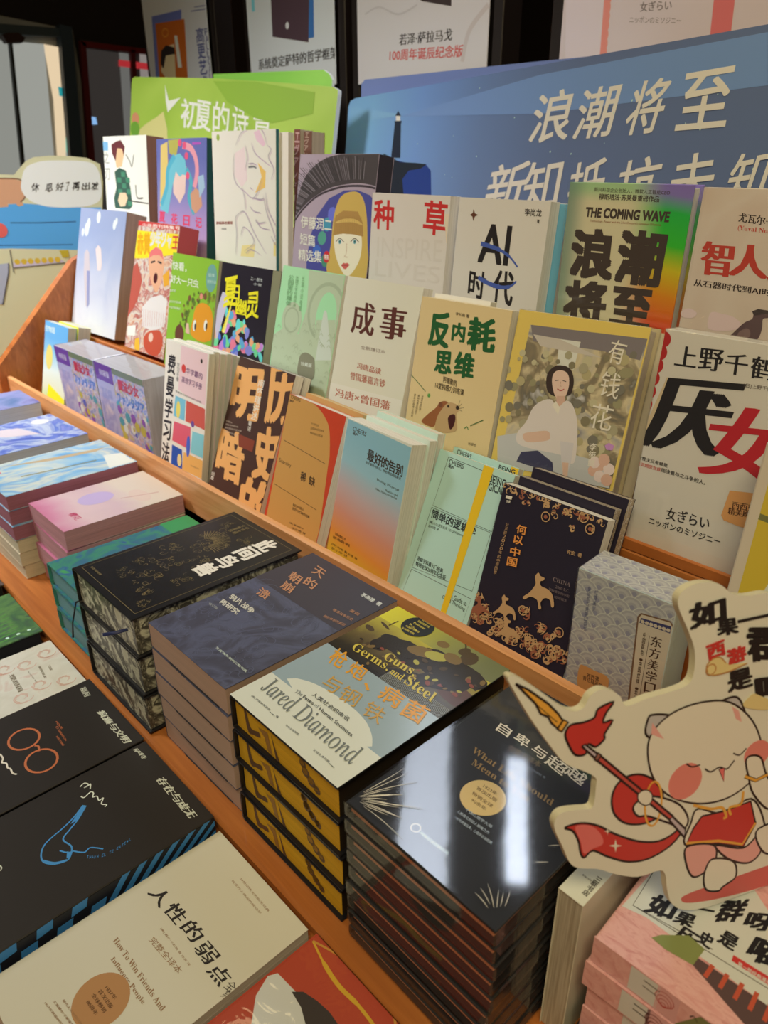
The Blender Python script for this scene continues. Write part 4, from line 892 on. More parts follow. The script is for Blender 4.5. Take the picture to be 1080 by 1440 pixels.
# 有钱花
B = up('qian', 'shrink-wrapped yellow book with a woman in a pale shirt among garden blossoms', mat((186, 158, 112), 'R', 0.4), PGD, 0.03, hard=True, group=g2, wrap=WR)
P = pr_of(B); c4 = Q(720, 360, 3); P.rect(0, B.w, 0, B.h, mat((222, 180, 84), 'R', .4))
P.poly([(78, 290), (572, 350), (412, 985), (-60, 870), (0, 640)], ramp_mat([(104, 96, 110), (176, 156, 130), (206, 176, 130), (140, 116, 84), (110, 96, 76), (200, 180, 160)], 22, 'R', detail=3, dist=1), c4)
P.poly([(80, 290), (572, 350), (540, 440), (380, 400), (90, 360)], mat((126, 108, 100)), c4); P.poly([(200, 350), (290, 362), (260, 480), (190, 460)], mat((214, 196, 170)), c4); P.poly([(90, 330), (200, 350), (380, 430), (120, 380)], mat((196, 172, 146)), c4)
for i in range(150):
    x, y = random.uniform(-40, 520), random.uniform(400, 930)
    if x > 540-(y-360)*.27: continue
    P.disk((x, y), random.uniform(.002, .007), mat(random.choice([(176, 152, 104), (150, 132, 92), (130, 112, 80), (190, 168, 124), (120, 106, 86), (166, 146, 108)])), c4, n=10)
P.poly([(-60, 760), (60, 740), (120, 800), (420, 880), (410, 980), (-60, 880)], mat((190, 176, 160)), c4)
# woman: hair, face, neck, shirt, arms, trousers
P.poly(spline([P.pt(q, c4) for q in [(148, 560), (150, 500), (180, 466), (215, 462), (250, 480), (262, 530), (250, 580), (225, 590), (175, 590)]], 5, True), mat((58, 40, 34)), 'loc')
P.poly(spline([P.pt(q, c4) for q in [(170, 530), (180, 492), (210, 482), (238, 500), (242, 545), (228, 590), (205, 606), (182, 588)]], 5, True), mat((222, 176, 146)), 'loc')
P.poly([(190, 590), (224, 590), (228, 630), (186, 640)], mat((206, 156, 126)), c4)
P.poly(spline([P.pt(q, c4) for q in [(168, 606), (192, 640), (232, 610), (262, 640), (278, 720), (268, 860), (240, 872), (210, 840), (40, 800), (22, 750), (60, 700), (90, 640), (130, 610)]], 4, True), mat((216, 190, 192)), 'loc')
P.poly([(186, 612), (204, 640), (196, 670), (170, 630)], mat((228, 220, 222)), c4)
P.poly(spline([P.pt(q, c4) for q in [(50, 750), (90, 742), (150, 738), (162, 760), (150, 778), (80, 786), (52, 776)]], 4, True), mat((214, 166, 134)), 'loc')
P.poly([(205, 780), (262, 790), (250, 870), (232, 930), (212, 905)], mat((206, 184, 190)), c4); P.poly([(214, 870), (240, 872), (236, 930), (216, 925)], mat((214, 166, 134)), c4)
P.poly([(40, 826), (110, 820), (172, 870), (176, 915), (60, 880), (20, 866)], mat((60, 56, 76)), c4)
P.line([(184, 526), (198, 524)], 0.0008, LK, c4); P.line([(216, 526), (230, 530)], 0.0008, LK, c4); P.curve([(192, 560), (206, 568), (222, 562)], 0.0014, mat((176, 80, 70)), c4); P.curve([(208, 530), (204, 546), (210, 550)], 0.0006, mat((180, 130, 100)), c4)
for q in [(345, 905), (380, 880), (410, 900), (370, 930), (400, 945), (350, 870), (390, 860)]: P.disk(q, 0.0075, mat(random.choice([(226, 190, 170), (214, 160, 130), (230, 214, 200)])), c4, n=8)
P.poly([(392, 800), (410, 788), (432, 800), (425, 820), (400, 818)], mat((196, 130, 176)), c4)
OW = mat((236, 222, 196))
P.text('有', (398, 446), (466, 462), (26, -98), OW, 'sans', c4); P.text('钱', (364, 586), (444, 606), (24, -104), OW, 'sans', c4); P.text('花', (324, 722), (414, 742), (22, -104), OW, 'sans', c4)
P.vtext('李筱懿', (330, 788), (-10, 100), (30, 5), mat((240, 226, 200)), 'semi', c4)
P.build('cover_print', B.root)
b = behind(B, 'cream book pressed behind the yellow garden book', .012, .016, mat((196, 170, 134)), PGD, dtop=-.004, group=g2)
# 厌女
B = up('yan', 'shrink-wrapped pale book with a red scalloped edge and giant black and red title', mat((214, 192, 166), 'R', 0.4), PG, 0.028, group=g2, wrap=WRS)
P = pr_of(B); RS = mat((178, 36, 34)); BK = mat((30, 26, 28))
P.poly([(316, 95), (322, 98), (110, 870), (94, 870)], RS, r3)
for i in range(13): P.disk((318-i*17.6, 128+i*62), 0.0085, RS, r3)
P.poly([(336, 310), (372, 318), (258, 620), (205, 600)], mat((206, 172, 128)), r3)
for ch, bl, br, u_ in [('上', (372, 252), (472, 266), (14, -96)), ('野', (486, 272), (598, 286), (14, -104)), ('千', (612, 292), (716, 306), (14, -100)), ('鹤', (736, 312), (850, 330), (14, -106)), ('子', (870, 335), (960, 350), (14, -100))]: P.text(ch, bl, br, u_, BK, 'song', r3)
P.text('厌', (205, 640), (560, 696), (120, -330), BK, 'heavysong', r3)
P.text('女', (494, 775), (850, 830), (90, -330), mat((190, 32, 40)), 'heavysong', r3)
P.text('[日]上野千鹤子 著', (706, 360), (900, 390), (3, -22), mat((80, 60, 50)), 'sans', r3)
P.text('女性主义者就是', (196, 704), (338, 746), (3, -18), BK, 'song', r3); P.text('意识到厌女症', (188, 732), (306, 766), (3, -18), mat((190, 60, 50)), 'song', r3); P.text('而决意与之斗争的人。', (308, 766), (520, 830), (3, -20), BK, 'song', r3)
P.text('女ぎらい', (330, 994), (536, 1046), (8, -58), BK, 'song', r3); P.text('ニッポンのミソジニー', (248, 1016), (590, 1122), (5, -34), BK, 'semi', r3)
P.poly([(640, 856), (760, 870), (740, 1040), (690, 1032), (610, 1000), (598, 975)], mat((222, 150, 84)), r3); P.text('西西弗', (650, 942), (760, 960), (4, -34), mat((80, 40, 20)), 'song', r3); P.text('精美刷边', (630, 970), (770, 996), (4, -34), mat((80, 40, 20)), 'song', r3)
P.build('cover_print', B.root)

# ================================================================== tier 1 (front row of upright books)
g1 = 'upright books on the lowest tier'
h6 = Q(220, 440, 4.154); h7 = Q(360, 530, 3.6); h8 = Q(560, 600, 3.176); h5 = Q(30, 420, 4.7)
B = up('magazine', 'thin comic with a blue sky top and green foot, leftmost on the lowest tier', ramp_mat([(120, 190, 90), (190, 214, 120), (226, 224, 200), (226, 232, 240), (150, 200, 240), (110, 176, 236)], axis=2, lo=0.0, hi=0.2, dist=0.5, scale=12, ref='L'), PGL, 0.02, group=g1)
P = pr_of(B); P.text('夏空物語', (140, 205), (222, 232), (0, -40), mat((226, 236, 246), 'L'), 'semi', h5)
P.poly([(180, 560), (300, 690), (300, 760), (170, 640)], mat((238, 224, 40), 'L'), h5); P.disk((185, 385), 0.02, mat((230, 210, 120), 'L'), h5, ry=0.03)
P.build('cover_print', B.root)
b = behind(B, 'comic with a glossy yellow green cover edge behind the sky blue comic at far left', .028, .03, mat((230, 226, 70), 'L'), PGL, w_=.112, dtop=.004, group=g1)
gb = 'shrink-wrapped comic sets at the left end of the lowest tier'
def comicbox(key, label):
    art = ramp_mat([(130, 110, 190), (200, 190, 226), (110, 140, 206), (236, 226, 230), (190, 150, 206), (236, 214, 120), (120, 190, 200)], 40, 'L', detail=4, dist=2.0, rough=0.3)
    B = up(key, label, art, page_mat((200, 190, 196), 'L'), 0.075, group=gb, name='comic_set', cat='comic', wrap=wrap_mat(10, 0.2))
    P = pr_of(B); PU = mat((126, 78, 170), 'L'); w_, h_ = B.w, B.h; a = .38*w_
    P.rect(0, a, 0, h_, mat((196, 188, 224), 'L')); P.rect(0, a, h_*.80, h_, PU); P.rect(.03*w_, a*.8, h_*.05, h_*.72, ramp_mat([(206, 200, 236), (160, 160, 214), (236, 214, 226)], 30, 'L'))
    P.rect(a, w_, h_*.93, h_, mat((130, 140, 110), 'L')); P.text('魔法少女', (a*1.25, h_*.78), (w_*.88, h_*.78), (0, h_*.12), mat((214, 60, 90), 'L'), 'black', 'loc')
    P.text('ファンタジア', (a*1.1, h_*.62), (w_*.95, h_*.62), (0, h_*.12), mat((90, 130, 206), 'L'), 'black', 'loc'); P.text('特装版', (a*.25, h_*.86), (a*.8, h_*.86), (0, h_*.07), mat((226, 214, 240), 'L'), 'semi', 'loc')
    for i in range(26): P.disk((random.uniform(a, w_), random.uniform(0.03, h_*.6)), random.uniform(.004, .012), mat(random.choice([(96, 110, 206), (214, 196, 90), (150, 90, 190), (80, 170, 190), (240, 236, 240)]), 'L'), 'loc', n=7)
    P.poly([(a, 0), (w_, 0), (w_, h_*.10), (a, h_*.22)], mat((246, 196, 60), 'L'), 'loc')
    P.build('cover_print', B.root); return B
BA = comicbox('boxA', 'purple topped comic set in shrink-wrap, left one of the front pair')
BB = comicbox('boxB', 'purple topped comic set in shrink-wrap, right one of the front pair, nearer the learning handbook')
# 高效学习
LP = page_mat((216, 196, 166)); CW = mat((232, 224, 214))
B = up('gaoxiao', 'white study handbook with colour blocks and handwritten spine lettering, front of its row', mat((232, 226, 218)), LP, 0.012, group='copies of the white study handbook')
P = pr_of(B); P.poly([(146, 190), (300, 240), (284, 560), (128, 448)], mat((226, 178, 160)), h6)
P.vtext('费曼学习法', (72, 240), (-44, 640), (42, 14), mat((40, 34, 36)), 'bold', h6, 0.15)
P.vtext('学习手册', (122, 290), (-6, 110), (14, 4), mat((90, 80, 80)), 'sans', h6)
P.text('清华学霸的', (150, 344), (268, 392), (3, -36), mat((110, 60, 90)), 'semi', h6); P.text('高效学习手册', (148, 404), (264, 452), (3, -36), mat((110, 60, 90)), 'semi', h6)
P.disk((160, 325), .008, mat((206, 60, 50)), h6, n=10)
P.poly([(110, 462), (284, 540), (282, 560), (108, 480)], mat((226, 214, 200)), h6); P.text('费曼学习法让你成为学霸', (112, 462), (262, 530), (0, -12), mat((80, 66, 66)), 'sans', h6)
P.poly([(112, 482), (170, 508), (164, 630), (100, 600)], mat((120, 170, 176)), h6); P.poly([(176, 512), (284, 562), (282, 684), (170, 632)], mat((200, 80, 60)), h6)
P.poly([(104, 632), (200, 668), (196, 800), (92, 744)], mat((216, 84, 90)), h6); P.poly([(210, 690), (282, 716), (276, 852), (200, 816)], mat((130, 180, 180)), h6)
P.poly([(92, 768), (150, 800), (152, 914), (86, 880)], mat((40, 76, 140)), h6); P.poly([(160, 812), (276, 866), (274, 975), (150, 915)], mat((226, 160, 80)), h6)
P.disk((128, 565), .008, mat((232, 190, 80)), h6, ry=.016); P.disk((186, 780), .007, mat((70, 90, 160)), h6, ry=.02); P.disk((212, 650), .006, mat((110, 70, 120)), h6); P.disk((135, 860), .008, mat((226, 190, 120)), h6, ry=.012)
P.disk((264, 282), .004, LK, h6, n=7); P.text('出版社', (200, 895), (250, 918), (0, -10), mat((130, 90, 60)), 'sans', h6)
P.build('cover_print', B.root)
Bn = B
def dx_sum(i): return 0
for i, (dx, tt, dt) in enumerate([(.002, .012, .002), (.002, .011, -.003), (.001, .009, .001), (.002, .009, -.002), (.001, .009, -.003)]):
    Bn = behind(Bn, 'white study handbook, %s copy behind the front one' % ['first', 'second', 'third', 'fourth', 'hindmost'][i], dx, tt, [CW, mat((226, 190, 176))][i % 2], LP, w_=.148-dx_sum(i), dtop=dt, group='copies of the white study handbook')
# 历史的明暗
DBR = mat((70, 42, 32)); CAL = mat((226, 154, 84))
B = up('ming', 'dark brown history book with huge orange brush calligraphy, front copy', DBR, page_mat((226, 214, 190)), 0.018, group='brown calligraphy books')
P = pr_of(B)
P.text('历', (636, 640), (800, 650), (30, -330), CAL, 'brush', h6, 0.06); P.text('史', (560, 960), (700, 1000), (30, -300), CAL, 'brush', h6, 0.06); P.text('的', (470, 1240), (650, 1310), (40, -280), CAL, 'brush', h6, 0.06)
P.text('明', (428, 590), (580, 640), (40, -280), CAL, 'brush', h6, 0.06); P.text('暗', (345, 930), (480, 1010), (40, -270), CAL, 'brush', h6, 0.06)
P.poly([(480, 706), (575, 748), (560, 812), (480, 780)], mat((130, 56, 36)), h6)
P.vtext('南怀瑾讲述', (600, 385), (-50, 240), (34, 10), mat((236, 226, 206)), 'semi', h6); P.vtext('著述', (540, 630), (-8, 60), (18, 5), mat((236, 226, 206)), 'semi', h6)
for i in range(4): P.text(['看懂历史', '读懂人生的明与暗', '厚积薄发方能行稳', '一部人间启示录'][i], (408-i*4, 634+i*20), (408+(35, 70, 90, 64)[i], 648+i*20+i*4), (1, -10), mat((190, 160, 130)), 'sans', h6)
P.vtext('出版', (326, 925), (-8, 50), (16, 5), mat((236, 226, 206)), 'semi', h6)
P.build('cover_print', B.root)
B2 = behind(B, 'dark brown history book with orange calligraphy, copy behind the front one', .02, .017, DBR, page_mat((226, 214, 190)), w_=.148, dtop=.0, group='brown calligraphy books')
P = pr_of(B2); P.text('历', (760, 500), (930, 520), (30, -200), CAL, 'brush', h6, 0.06); P.build('cover_print', B2.root)
# 稀缺
B = up('scarc', 'red book in a tan half jacket with a rounded corner and thin rules', mat((196, 62, 34), 'R', 0.4), page_mat((232, 218, 190)), 0.02, group='tan jacketed books'); TAN = mat((196, 136, 66))
P = pr_of(B)
P.poly([P.pt(q, h6) for q in [(640, 1200), (782, 468)]]+spline([P.pt(q, h6) for q in [(800, 470), (860, 490), (930, 540), (985, 610), (1012, 700), (1010, 900)]], 6)+[P.pt(q, h7) for q in [(372, 400), (308, 870), (0, 730)]], TAN, 'loc')
C7 = mat((60, 40, 24)); P.text('CHEERS', (176, 108), (224, 128), (3, -18), C7, 'semi', h7); P.text('湛庐', (170, 124), (192, 134), (2, -12), C7, 'bold', h7)
for i in range(3): P.text(['为什么我们总是', '没有时间没有金钱', '稀缺如何影响'][i], (278-i*2, 240+i*24), (278+(38, 66, 58)[i], 254+i*24+i*3), (2, -12), C7, 'sans', h7)
P.line([(142, 320), (350, 440)], .0008, C7, h7); P.line([(92, 540), (306, 674)], .0008, C7, h7)
P.text('Scarcity', (116, 434), (176, 466), (4, -26), C7, 'sans', h7); P.text('稀', (224, 524), (250, 534), (6, -46), C7, 'bold', h7); P.text('缺', (266, 546), (296, 556), (6, -46), C7, 'bold', h7)
P.text('我们为何陷入', (186, 654), (242, 680), (2, -14), C7, 'semi', h7); P.text('贫穷与忙碌的怪圈', (184, 672), (270, 718), (2, -14), C7, 'semi', h7)
P.text('[美] 塞德希尔', (168, 742), (240, 776), (2, -10), C7, 'sans', h7); P.text('埃尔德 著', (180, 768), (250, 800), (2, -10), C7, 'sans', h7)
P.build('cover_print', B.root)
B2 = behind(B, 'second copy of the tan jacketed red book standing behind the front one', .012, .018, mat((190, 130, 70)), page_mat((214, 170, 110)), dtop=.008, group='tan jacketed books')
# 最好的告别
SUN = ramp_mat([(176, 176, 20), (206, 160, 30), (216, 130, 50), (206, 132, 100), (190, 156, 140), (150, 176, 176), (140, 172, 176)], axis=2, lo=0.0, hi=0.22, dist=0.25, scale=5, rough=0.4, rot=-0.12)
PWH = page_mat((232, 218, 186))
B = up('best', 'sunset gradient paperback with black title and white spine edge, front of three', mat((216, 200, 170)), PWH, 0.026, group='pale paperbacks behind the sunset book')
P = pr_of(B); P.poly([(468, 212), (790, 360), (684, 1052), (360, 872)], SUN, h7)
P.text('CHEERS', (490, 272), (556, 302), (4, -22), TK, 'semi', h7); P.text('湛庐', (488, 290), (514, 302), (3, -14), TK, 'bold', h7)
for i, ch in enumerate('最好的告别'): P.text(ch, (562+i*36, 420+i*18), (596+i*36, 436+i*18), (6, -56), TK, 'bold', h7)
P.text('关于衰老与死亡，你必须知道的常识', (556, 438), (732, 524), (2, -14), TK, 'semi', h7); P.text('Being Mortal', (612, 528), (722, 584), (2, -16), TK, 'sans', h7)
P.text('Medicine and', (654, 578), (716, 606), (2, -11), TK, 'sans', h7); P.text('What Matters in the End', (606, 572), (712, 622), (2, -11), TK, 'sans', h7)
P.text('生命与善终之书', (400, 800), (452, 830), (2, -14), TK, 'semi', h7); P.text('感动了无数读者的一部作品', (390, 816), (474, 862), (2, -14), TK, 'semi', h7); P.text('[美] 阿图·葛文德 著', (384, 850), (512, 930), (2, -12), TK, 'sans', h7); P.text('彭小华 译', (382, 870), (462, 916), (2, -12), TK, 'sans', h7)
P.build('cover_print', B.root)
Bn = behind(B, 'white backed paperback directly behind the sunset gradient book', .008, .014, mat((206, 202, 190)), PWH, w_=.139, dtop=.006, group='pale paperbacks behind the sunset book')
Bn = behind(Bn, 'hindmost pale blue white paperback behind the sunset gradient book', .004, .014, mat((196, 204, 204)), PWH, w_=.132, dtop=.008, group='pale paperbacks behind the sunset book')
# 简单的逻辑学
LG = mat((176, 194, 184), 'R', 0.4)
B = up('logic', 'pale mint logic book with ruled panels and a yellow band, front copy', LG, PWH, 0.016, group='pale mint logic books')
P = pr_of(B)
BKK = mat((40, 44, 44))
def frame(P, pts, wd, m, f): P.line(pts+[pts[0]], wd, m, f)
frame(P, [(226, 134), (480, 240), (418, 470), (155, 352)], .0006, BKK, h8); frame(P, [(150, 360), (414, 475), (330, 735), (62, 628)], .0006, BKK, h8); frame(P, [(60, 636), (326, 770), (285, 880), (20, 735)], .0006, BKK, h8)
P.text('CHEERS', (226, 166), (290, 190), (4, -22), BKK, 'semi', h8); P.text('湛庐', (222, 180), (246, 192), (3, -14), BKK, 'bold', h8)
for i, ch in enumerate('简单的逻辑学'): P.text(ch, (146+i*33, 406+i*15), (176+i*33, 418+i*15), (8, -40), BKK, 'bold', h8)
P.text('[美] D.Q.麦克伦尼 / D.Q.McInerny', (138, 432), (290, 496), (3, -16), BKK, 'sans', h8); P.text('赵明燕 译', (134, 448), (180, 466), (3, -12), BKK, 'sans', h8)
P.text('逻辑学科最入门经典', (84, 596), (198, 656), (4, -20), BKK, 'semi', h8); P.text('畅销全球20周年纪念版', (78, 620), (210, 686), (4, -20), BKK, 'semi', h8)
P.text('BEING', (406, 246), (480, 274), (4, -34), BKK, 'semi', h8); P.text('LOGICAL', (372, 272), (470, 308), (4, -34), BKK, 'semi', h8)
P.text('A Guide to', (232, 766), (304, 802), (4, -22), BKK, 'sans', h8); P.text('Good Thinking', (196, 772), (296, 830), (4, -22), BKK, 'sans', h8)
P.poly([(386, 166), (432, 178), (212, 840), (188, 830)], mat((226, 172, 30)), h8)
P.build('cover_print', B.root)
B2 = behind(B, 'shrink-wrapped second copy of the pale mint logic book, behind the front one', .006, .011, LG, PWH, w_=.110, dtop=.008, group='pale mint logic books', wrap=wrap_mat(30, .5))
P = pr_of(B2); P.poly([(512, 150), (560, 160), (545, 230), (498, 220)], mat((226, 172, 30)), h8); P.text('CHEERS', (262, 122), (325, 148), (4, -22), BKK, 'semi', h8); P.text('BEING', (448, 190), (520, 215), (4, -20), BKK, 'bold', h8); P.build('cover_print', B2.root)
# 何以中国
NV = mat((38, 30, 40), 'R', 0.45); GT = mat((190, 140, 92)); GT2 = mat((150, 84, 58)); rng = random.Random(12)
def filigree(P, f, spots, rng, m1, m2, wd=.0011, n=3):
    for (x, y, r) in spots:
        for k in range(n):
            c_ = curl(rng, x+rng.uniform(-r, r)*.7, y+rng.uniform(-r, r)*.7, r*rng.uniform(.35, .7), rng.choice((-1, 1)))
            P.line(c_, wd*rng.uniform(.8, 1.8), m1 if rng.random() < .75 else m2, f, taper=True)
B = up('china', 'dark navy book with copper beast scrollwork and orange title, front copy', NV, page_mat((226, 206, 170)), 0.018, group='navy scrollwork books')
P = pr_of(B)
top = [(490+i*37, 262+i*14+rng.uniform(-4, 22), 24) for i in range(12)]+[(570, 340, 20), (650, 360, 26), (690, 390, 22), (745, 390, 22), (830, 400, 24), (860, 455, 16), (775, 455, 14)]
bot = [(320+i*36, 860+i*18+rng.uniform(-50, 10), 30) for i in range(13)]+[(360, 760, 26), (400, 820, 34), (460, 880, 34), (340, 830, 20), (500, 930, 32), (560, 830, 30), (560, 930, 36), (600, 960, 30), (620, 1000, 36), (680, 930, 30), (720, 920, 20), (700, 1000, 36), (640, 900, 26)]
filigree(P, h8, top, rng, GT, GT2, .0014, 4); filigree(P, h8, bot, rng, GT, GT2, .0013, n=9)
def beast(P, f, ox, oy, s_, m, flip=1):
    pts = [(0, 0), (8, -14), (6, -34), (16, -46), (22, -36), (34, -30), (30, -22), (22, -20), (24, -6), (44, 4), (58, 22), (62, 54), (54, 56), (50, 36), (34, 30), (22, 44), (24, 60), (16, 62), (12, 36), (-8, 26), (-26, 34), (-30, 26), (-12, 14)]
    P.poly(spline([P.pt((ox+flip*x*s_, oy+y*s_), f) for x, y in pts], 3, True), m, 'loc')
beast(P, h8, 606, 720, 1.5, GT); beast(P, h8, 460, 800, 1.1, GT); beast(P, h8, 470, 900, 1.1, GT); beast(P, h8, 380, 800, 1.0, GT2, -1)
for q in [(662, 402), (832, 405), (860, 457), (722, 918), (560, 820)]: P.ring(q, .0055, .0012, GT, h8, n=12); P.disk(q, .0025, GT2, h8, n=8)
OT = mat((226, 136, 62))
for i, ch in enumerate('何以中国'): P.text(ch, (530-i*14, 474+i*46+(i > 1)*6), (572-i*14, 484+i*46+(i > 1)*6), (6, -38), OT, 'bold', h8)
P.vtext('公元前2000年的中原图景', (486, 428), (-58, 230), (14, 3), GT, 'sans', h8, 0.15); P.text('许宏  著', (756, 566), (822, 584), (3, -18), GT, 'semi', h8)
P.text(serif('CHINA'), (694, 688), (772, 716), (3, -18), mat((120, 96, 90)), 'sans', h8); P.text('2000 B.C.', (706, 720), (768, 740), (2, -12), mat((120, 96, 90)), 'sans', h8); P.text('图解最早的中国', (676, 730), (766, 764), (2, -12), mat((120, 96, 90)), 'sans', h8); P.text('如何诞生', (700, 764), (758, 784), (2, -12), mat((120, 96, 90)), 'sans', h8)
P.poly([(486, 306), (514, 312), (510, 326), (484, 320)], mat((226, 220, 210)), h8); P.text('文景', (486, 338), (504, 342), (2, -12), mat((226, 220, 210)), 'semi', h8)
P.build('cover_print', B.root)
FOIL = ramp_mat([(60, 44, 44), (206, 176, 130), (120, 84, 60), (226, 206, 170), (50, 38, 44)], 240, 'R', detail=4, dist=1.5, rough=0.3)
Bn = behind(B, 'navy scrollwork book with patterned page edges, first behind the front copy', .006, .016, NV, FOIL, w_=.130, dtop=.010, group='navy scrollwork books')
Bn = behind(Bn, 'navy scrollwork book with patterned page edges, hindmost copy in the row', .004, .015, NV, FOIL, dtop=.012, group='navy scrollwork books')
# 东方美学 boxed set with wave scales
LV = mat((190, 186, 196), 'R', 0.35); B = up('dong', 'lavender boxed set covered in overlapping wave scales, beside the navy books', LV, PG, 0.052, name='boxed_set', cat='book', group=None, wrap=WRS)
for c_ in kids(B.root):
    if c_.name.startswith('page_block') or c_.name.startswith('cover'): bpy.data.objects.remove(c_)
MB().box(0, B.w, 0, B.t, 0, B.h, bev=.0008).build('slipcase', LV, B.root)
S1, S2, S3, S4 = mat((186, 170, 154), 'R', .35), mat((170, 156, 146), 'R', .35), mat((148, 136, 140), 'R', .35), mat((198, 182, 160), 'R', .35)
def scales(P, w_, h_, r=.0125):
    rows = int(h_/(r*.62))+3; cols = int(w_/(2*r))+2
    for j in range(rows):
        y = h_+r*.2-j*r*.62; z = .0002+j*.000006
        for i in range(cols+1):
            x = (i+(j % 2)*.5)*2*r
            P.disk((x, y), r*.99, S4, 'loc', n=14, z=z); P.disk((x, y), r*.90, S2, 'loc', n=12, z=z+.000001); P.disk((x, y), r*.70, S1, 'loc', n=12, z=z+.000002); P.disk((x, y), r*.45, S2, 'loc', n=10, z=z+.000003); P.disk((x, y), r*.22, S3, 'loc', n=8, z=z+.000004)
P = pr_of(B); scales(P, B.w, B.h); P.layer = 55
TG = mat((206, 178, 146)); P.poly([(545, 425), (670, 460), (688, 490), (620, 1080), (460, 1040), (530, 440)], mat((120, 84, 60)), Q(720, 720, 3)); c22 = Q(720, 720, 3)
P.poly([(548, 432), (668, 466), (680, 492), (612, 1080), (470, 1040), (536, 446)], TG, c22)
P.poly([(546, 446), (672, 482), (668, 512), (538, 466)], mat((60, 56, 90)), c22)
for i in range(7): P.disk((552+i*18, 462+i*6), .0022, TG, c22, n=6)
BC = mat((70, 44, 34)); P.vtext('东方美学口袋书', (590, 520), (-48, 340), (44, 12), BC, 'song', c22, .12); P.vtext('中国颜色·中国纹样·华美汉服', (556, 506), (-50, 340), (12, 3), BC, 'semi', c22); P.line([(582, 520), (536, 800)], .0004, BC, c22)
P.vtext('鲁班东方美学口袋书', (322, 312), (-22, 190), (14, 3), mat((110, 104, 120)), 'sans', c22); P.vtext('红糖美学', (352, 326), (-14, 90), (14, 3), mat((110, 104, 120)), 'sans', c22)
P.poly(spline([P.pt(q, c22) for q in [(286, 650), (310, 648), (350, 668), (400, 690), (410, 720), (396, 760), (350, 790), (280, 740)]], 3, True), mat((206, 140, 80)), 'loc'); P.text('西西弗', (316, 700), (368, 716), (2, -22), BC, 'semi', c22); P.text('青花线画笔', (300, 706), (382, 746), (2, -20), BC, 'semi', c22)
P.build('cover_print', B.root)
# top of the slipcase
PT2 = Print(B.p, B.w, B.t); scales(PT2, B.w, B.t)
PT2.V = [(x, z, B.h-y) for x, y, z in PT2.V]; o_ = PT2.build('top_print', B.root)
# cream edged book and colourful comic at the right edge
B = book('large cream edged comic with yellow and teal art, cut by the right picture edge', (-.2262, .650, -.5632), .17, .330, .020, 5.9, 0, mat((206, 178, 146)), PG, group=g1)
P = pr_of(B); P.rect(.011, .17, 0, .330, mat((206, 166, 50))); P.poly([(.03, .33), (.17, .33), (.17, .20), (.10, .22), (.04, .26)], mat((70, 120, 110)), 'loc'); P.line([(.011, .262), (.17, .250)], .006, mat((120, 110, 60)), 'loc')
P.poly(spline([(.018, .04), (.022, .12), (.030, .18), (.042, .225), (.060, .235), (.075, .20), (.080, .12), (.075, .02)], 4, True), mat((216, 208, 196)), 'loc')
P.poly(spline([(.034, .16), (.040, .21), (.055, .232), (.070, .21), (.066, .16), (.05, .13)], 4, True), mat((50, 46, 50)), 'loc')
for i in range(4): P.curve([(.024+i*.004, .05+i*.01), (.030+i*.004, .10+i*.01), (.026+i*.005, .14)], .0012, BK, 'loc')
P.build('cover_print', B.root)

# ================================================================== the stacks on the middle level
L2 = -0.6650
def flat(label, x, y, z, w_, h_, t, yaw, cover, pages, hard=False, group=None, wrap=None, **k):
    return book(label, (x, y, z), w_, h_, t, 90, yaw, cover, pages, hard, 'book', 'book', group, wrap)
f12 = Q(360, 720, 3); l7 = Q(200, 740, 4.154); s8 = Q(480, 960, 3); f02 = Q(0, 720, 3); d1 = Q(0, 520, 3.6)
# 自卑与超越
TOP = -.490
BK1 = mat((38, 34, 31), 'R', 0.42, spec=.25); CU = page_mat((226, 140, 92), scale=500)
t_ = (TOP-L2)/9-.0008-.0032
B = flat('', -.360, .2885, TOP, .163, .238, t_+.0032-.003, 0, BK1, CU, hard=True, wrap=wrap_mat(7, .035, base=.085)); B.t = t_+.0002
P = pr_of(B); WL = mat((232, 228, 220)); GD = mat((150, 110, 60)); GDL = mat((214, 170, 96), rough=.35)
for i, ch in enumerate('自卑与超越'): P.text(ch, ((650, 722, 796, 854, 938)[i], (200, 240, 290, 338, 382)[i]), ((700, 780, 850, 930, 1010)[i], (232, 280, 328, 396, 438)[i]), ((26, 24, 24, 34, 34)[i], (-34, -34, -34, -38, -38)[i]), WL, 'semi', s8)
P.text(serif('What Life Should'), (548, 292), (886, 522), (16, -22), GD, 'sans', s8); P.text(serif('Mean to You'), (546, 344), (786, 506), (16, -22), GD, 'sans', s8)
P.text('完整全译本', (700, 284), (834, 360), (14, -22), mat((110, 84, 56)), 'song', s8); P.text('[奥] 阿尔弗雷德·阿德勒 著', (712, 318), (858, 408), (6, -9), mat((120, 116, 110)), 'sans', s8); P.text('杨颖 译', (700, 334), (782, 376), (6, -9), mat((120, 116, 110)), 'sans', s8)
P.disk((597, 485), .0195, GDL, s8, n=36); BRG = mat((110, 74, 34))
for i, (tx, a, b_) in enumerate([('1932年', (596, 442), (652, 478)), ('首次出版', (568, 450), (652, 506)), ('畅销全球', (550, 472), (634, 530)), ('90余年', (546, 500), (606, 542))]): P.text(tx, a, b_, (8, -13), BRG, 'semi', s8)
for i, (tx, a, b_) in enumerate([('个体心理学大师', (520, 540), (632, 616)), ('人格理论创始人巅峰之作', (486, 548), (620, 642)), ('一本书读懂自卑，心理学必读经典', (470, 570), (632, 684))]): P.text(tx, a, b_, (7, -11), mat((170, 166, 160)), 'semi', s8)
P.text('中国友谊出版公司', (330, 640), (446, 728), (8, -12), mat((200, 198, 194)), 'semi', s8); P.ring((314, 614), .004, .0008, WL, s8)
P.build('cover_print', B.root)
CRK = wrap_mat(30, .2); rngc = random.Random(2); Vc, Fc = [], []
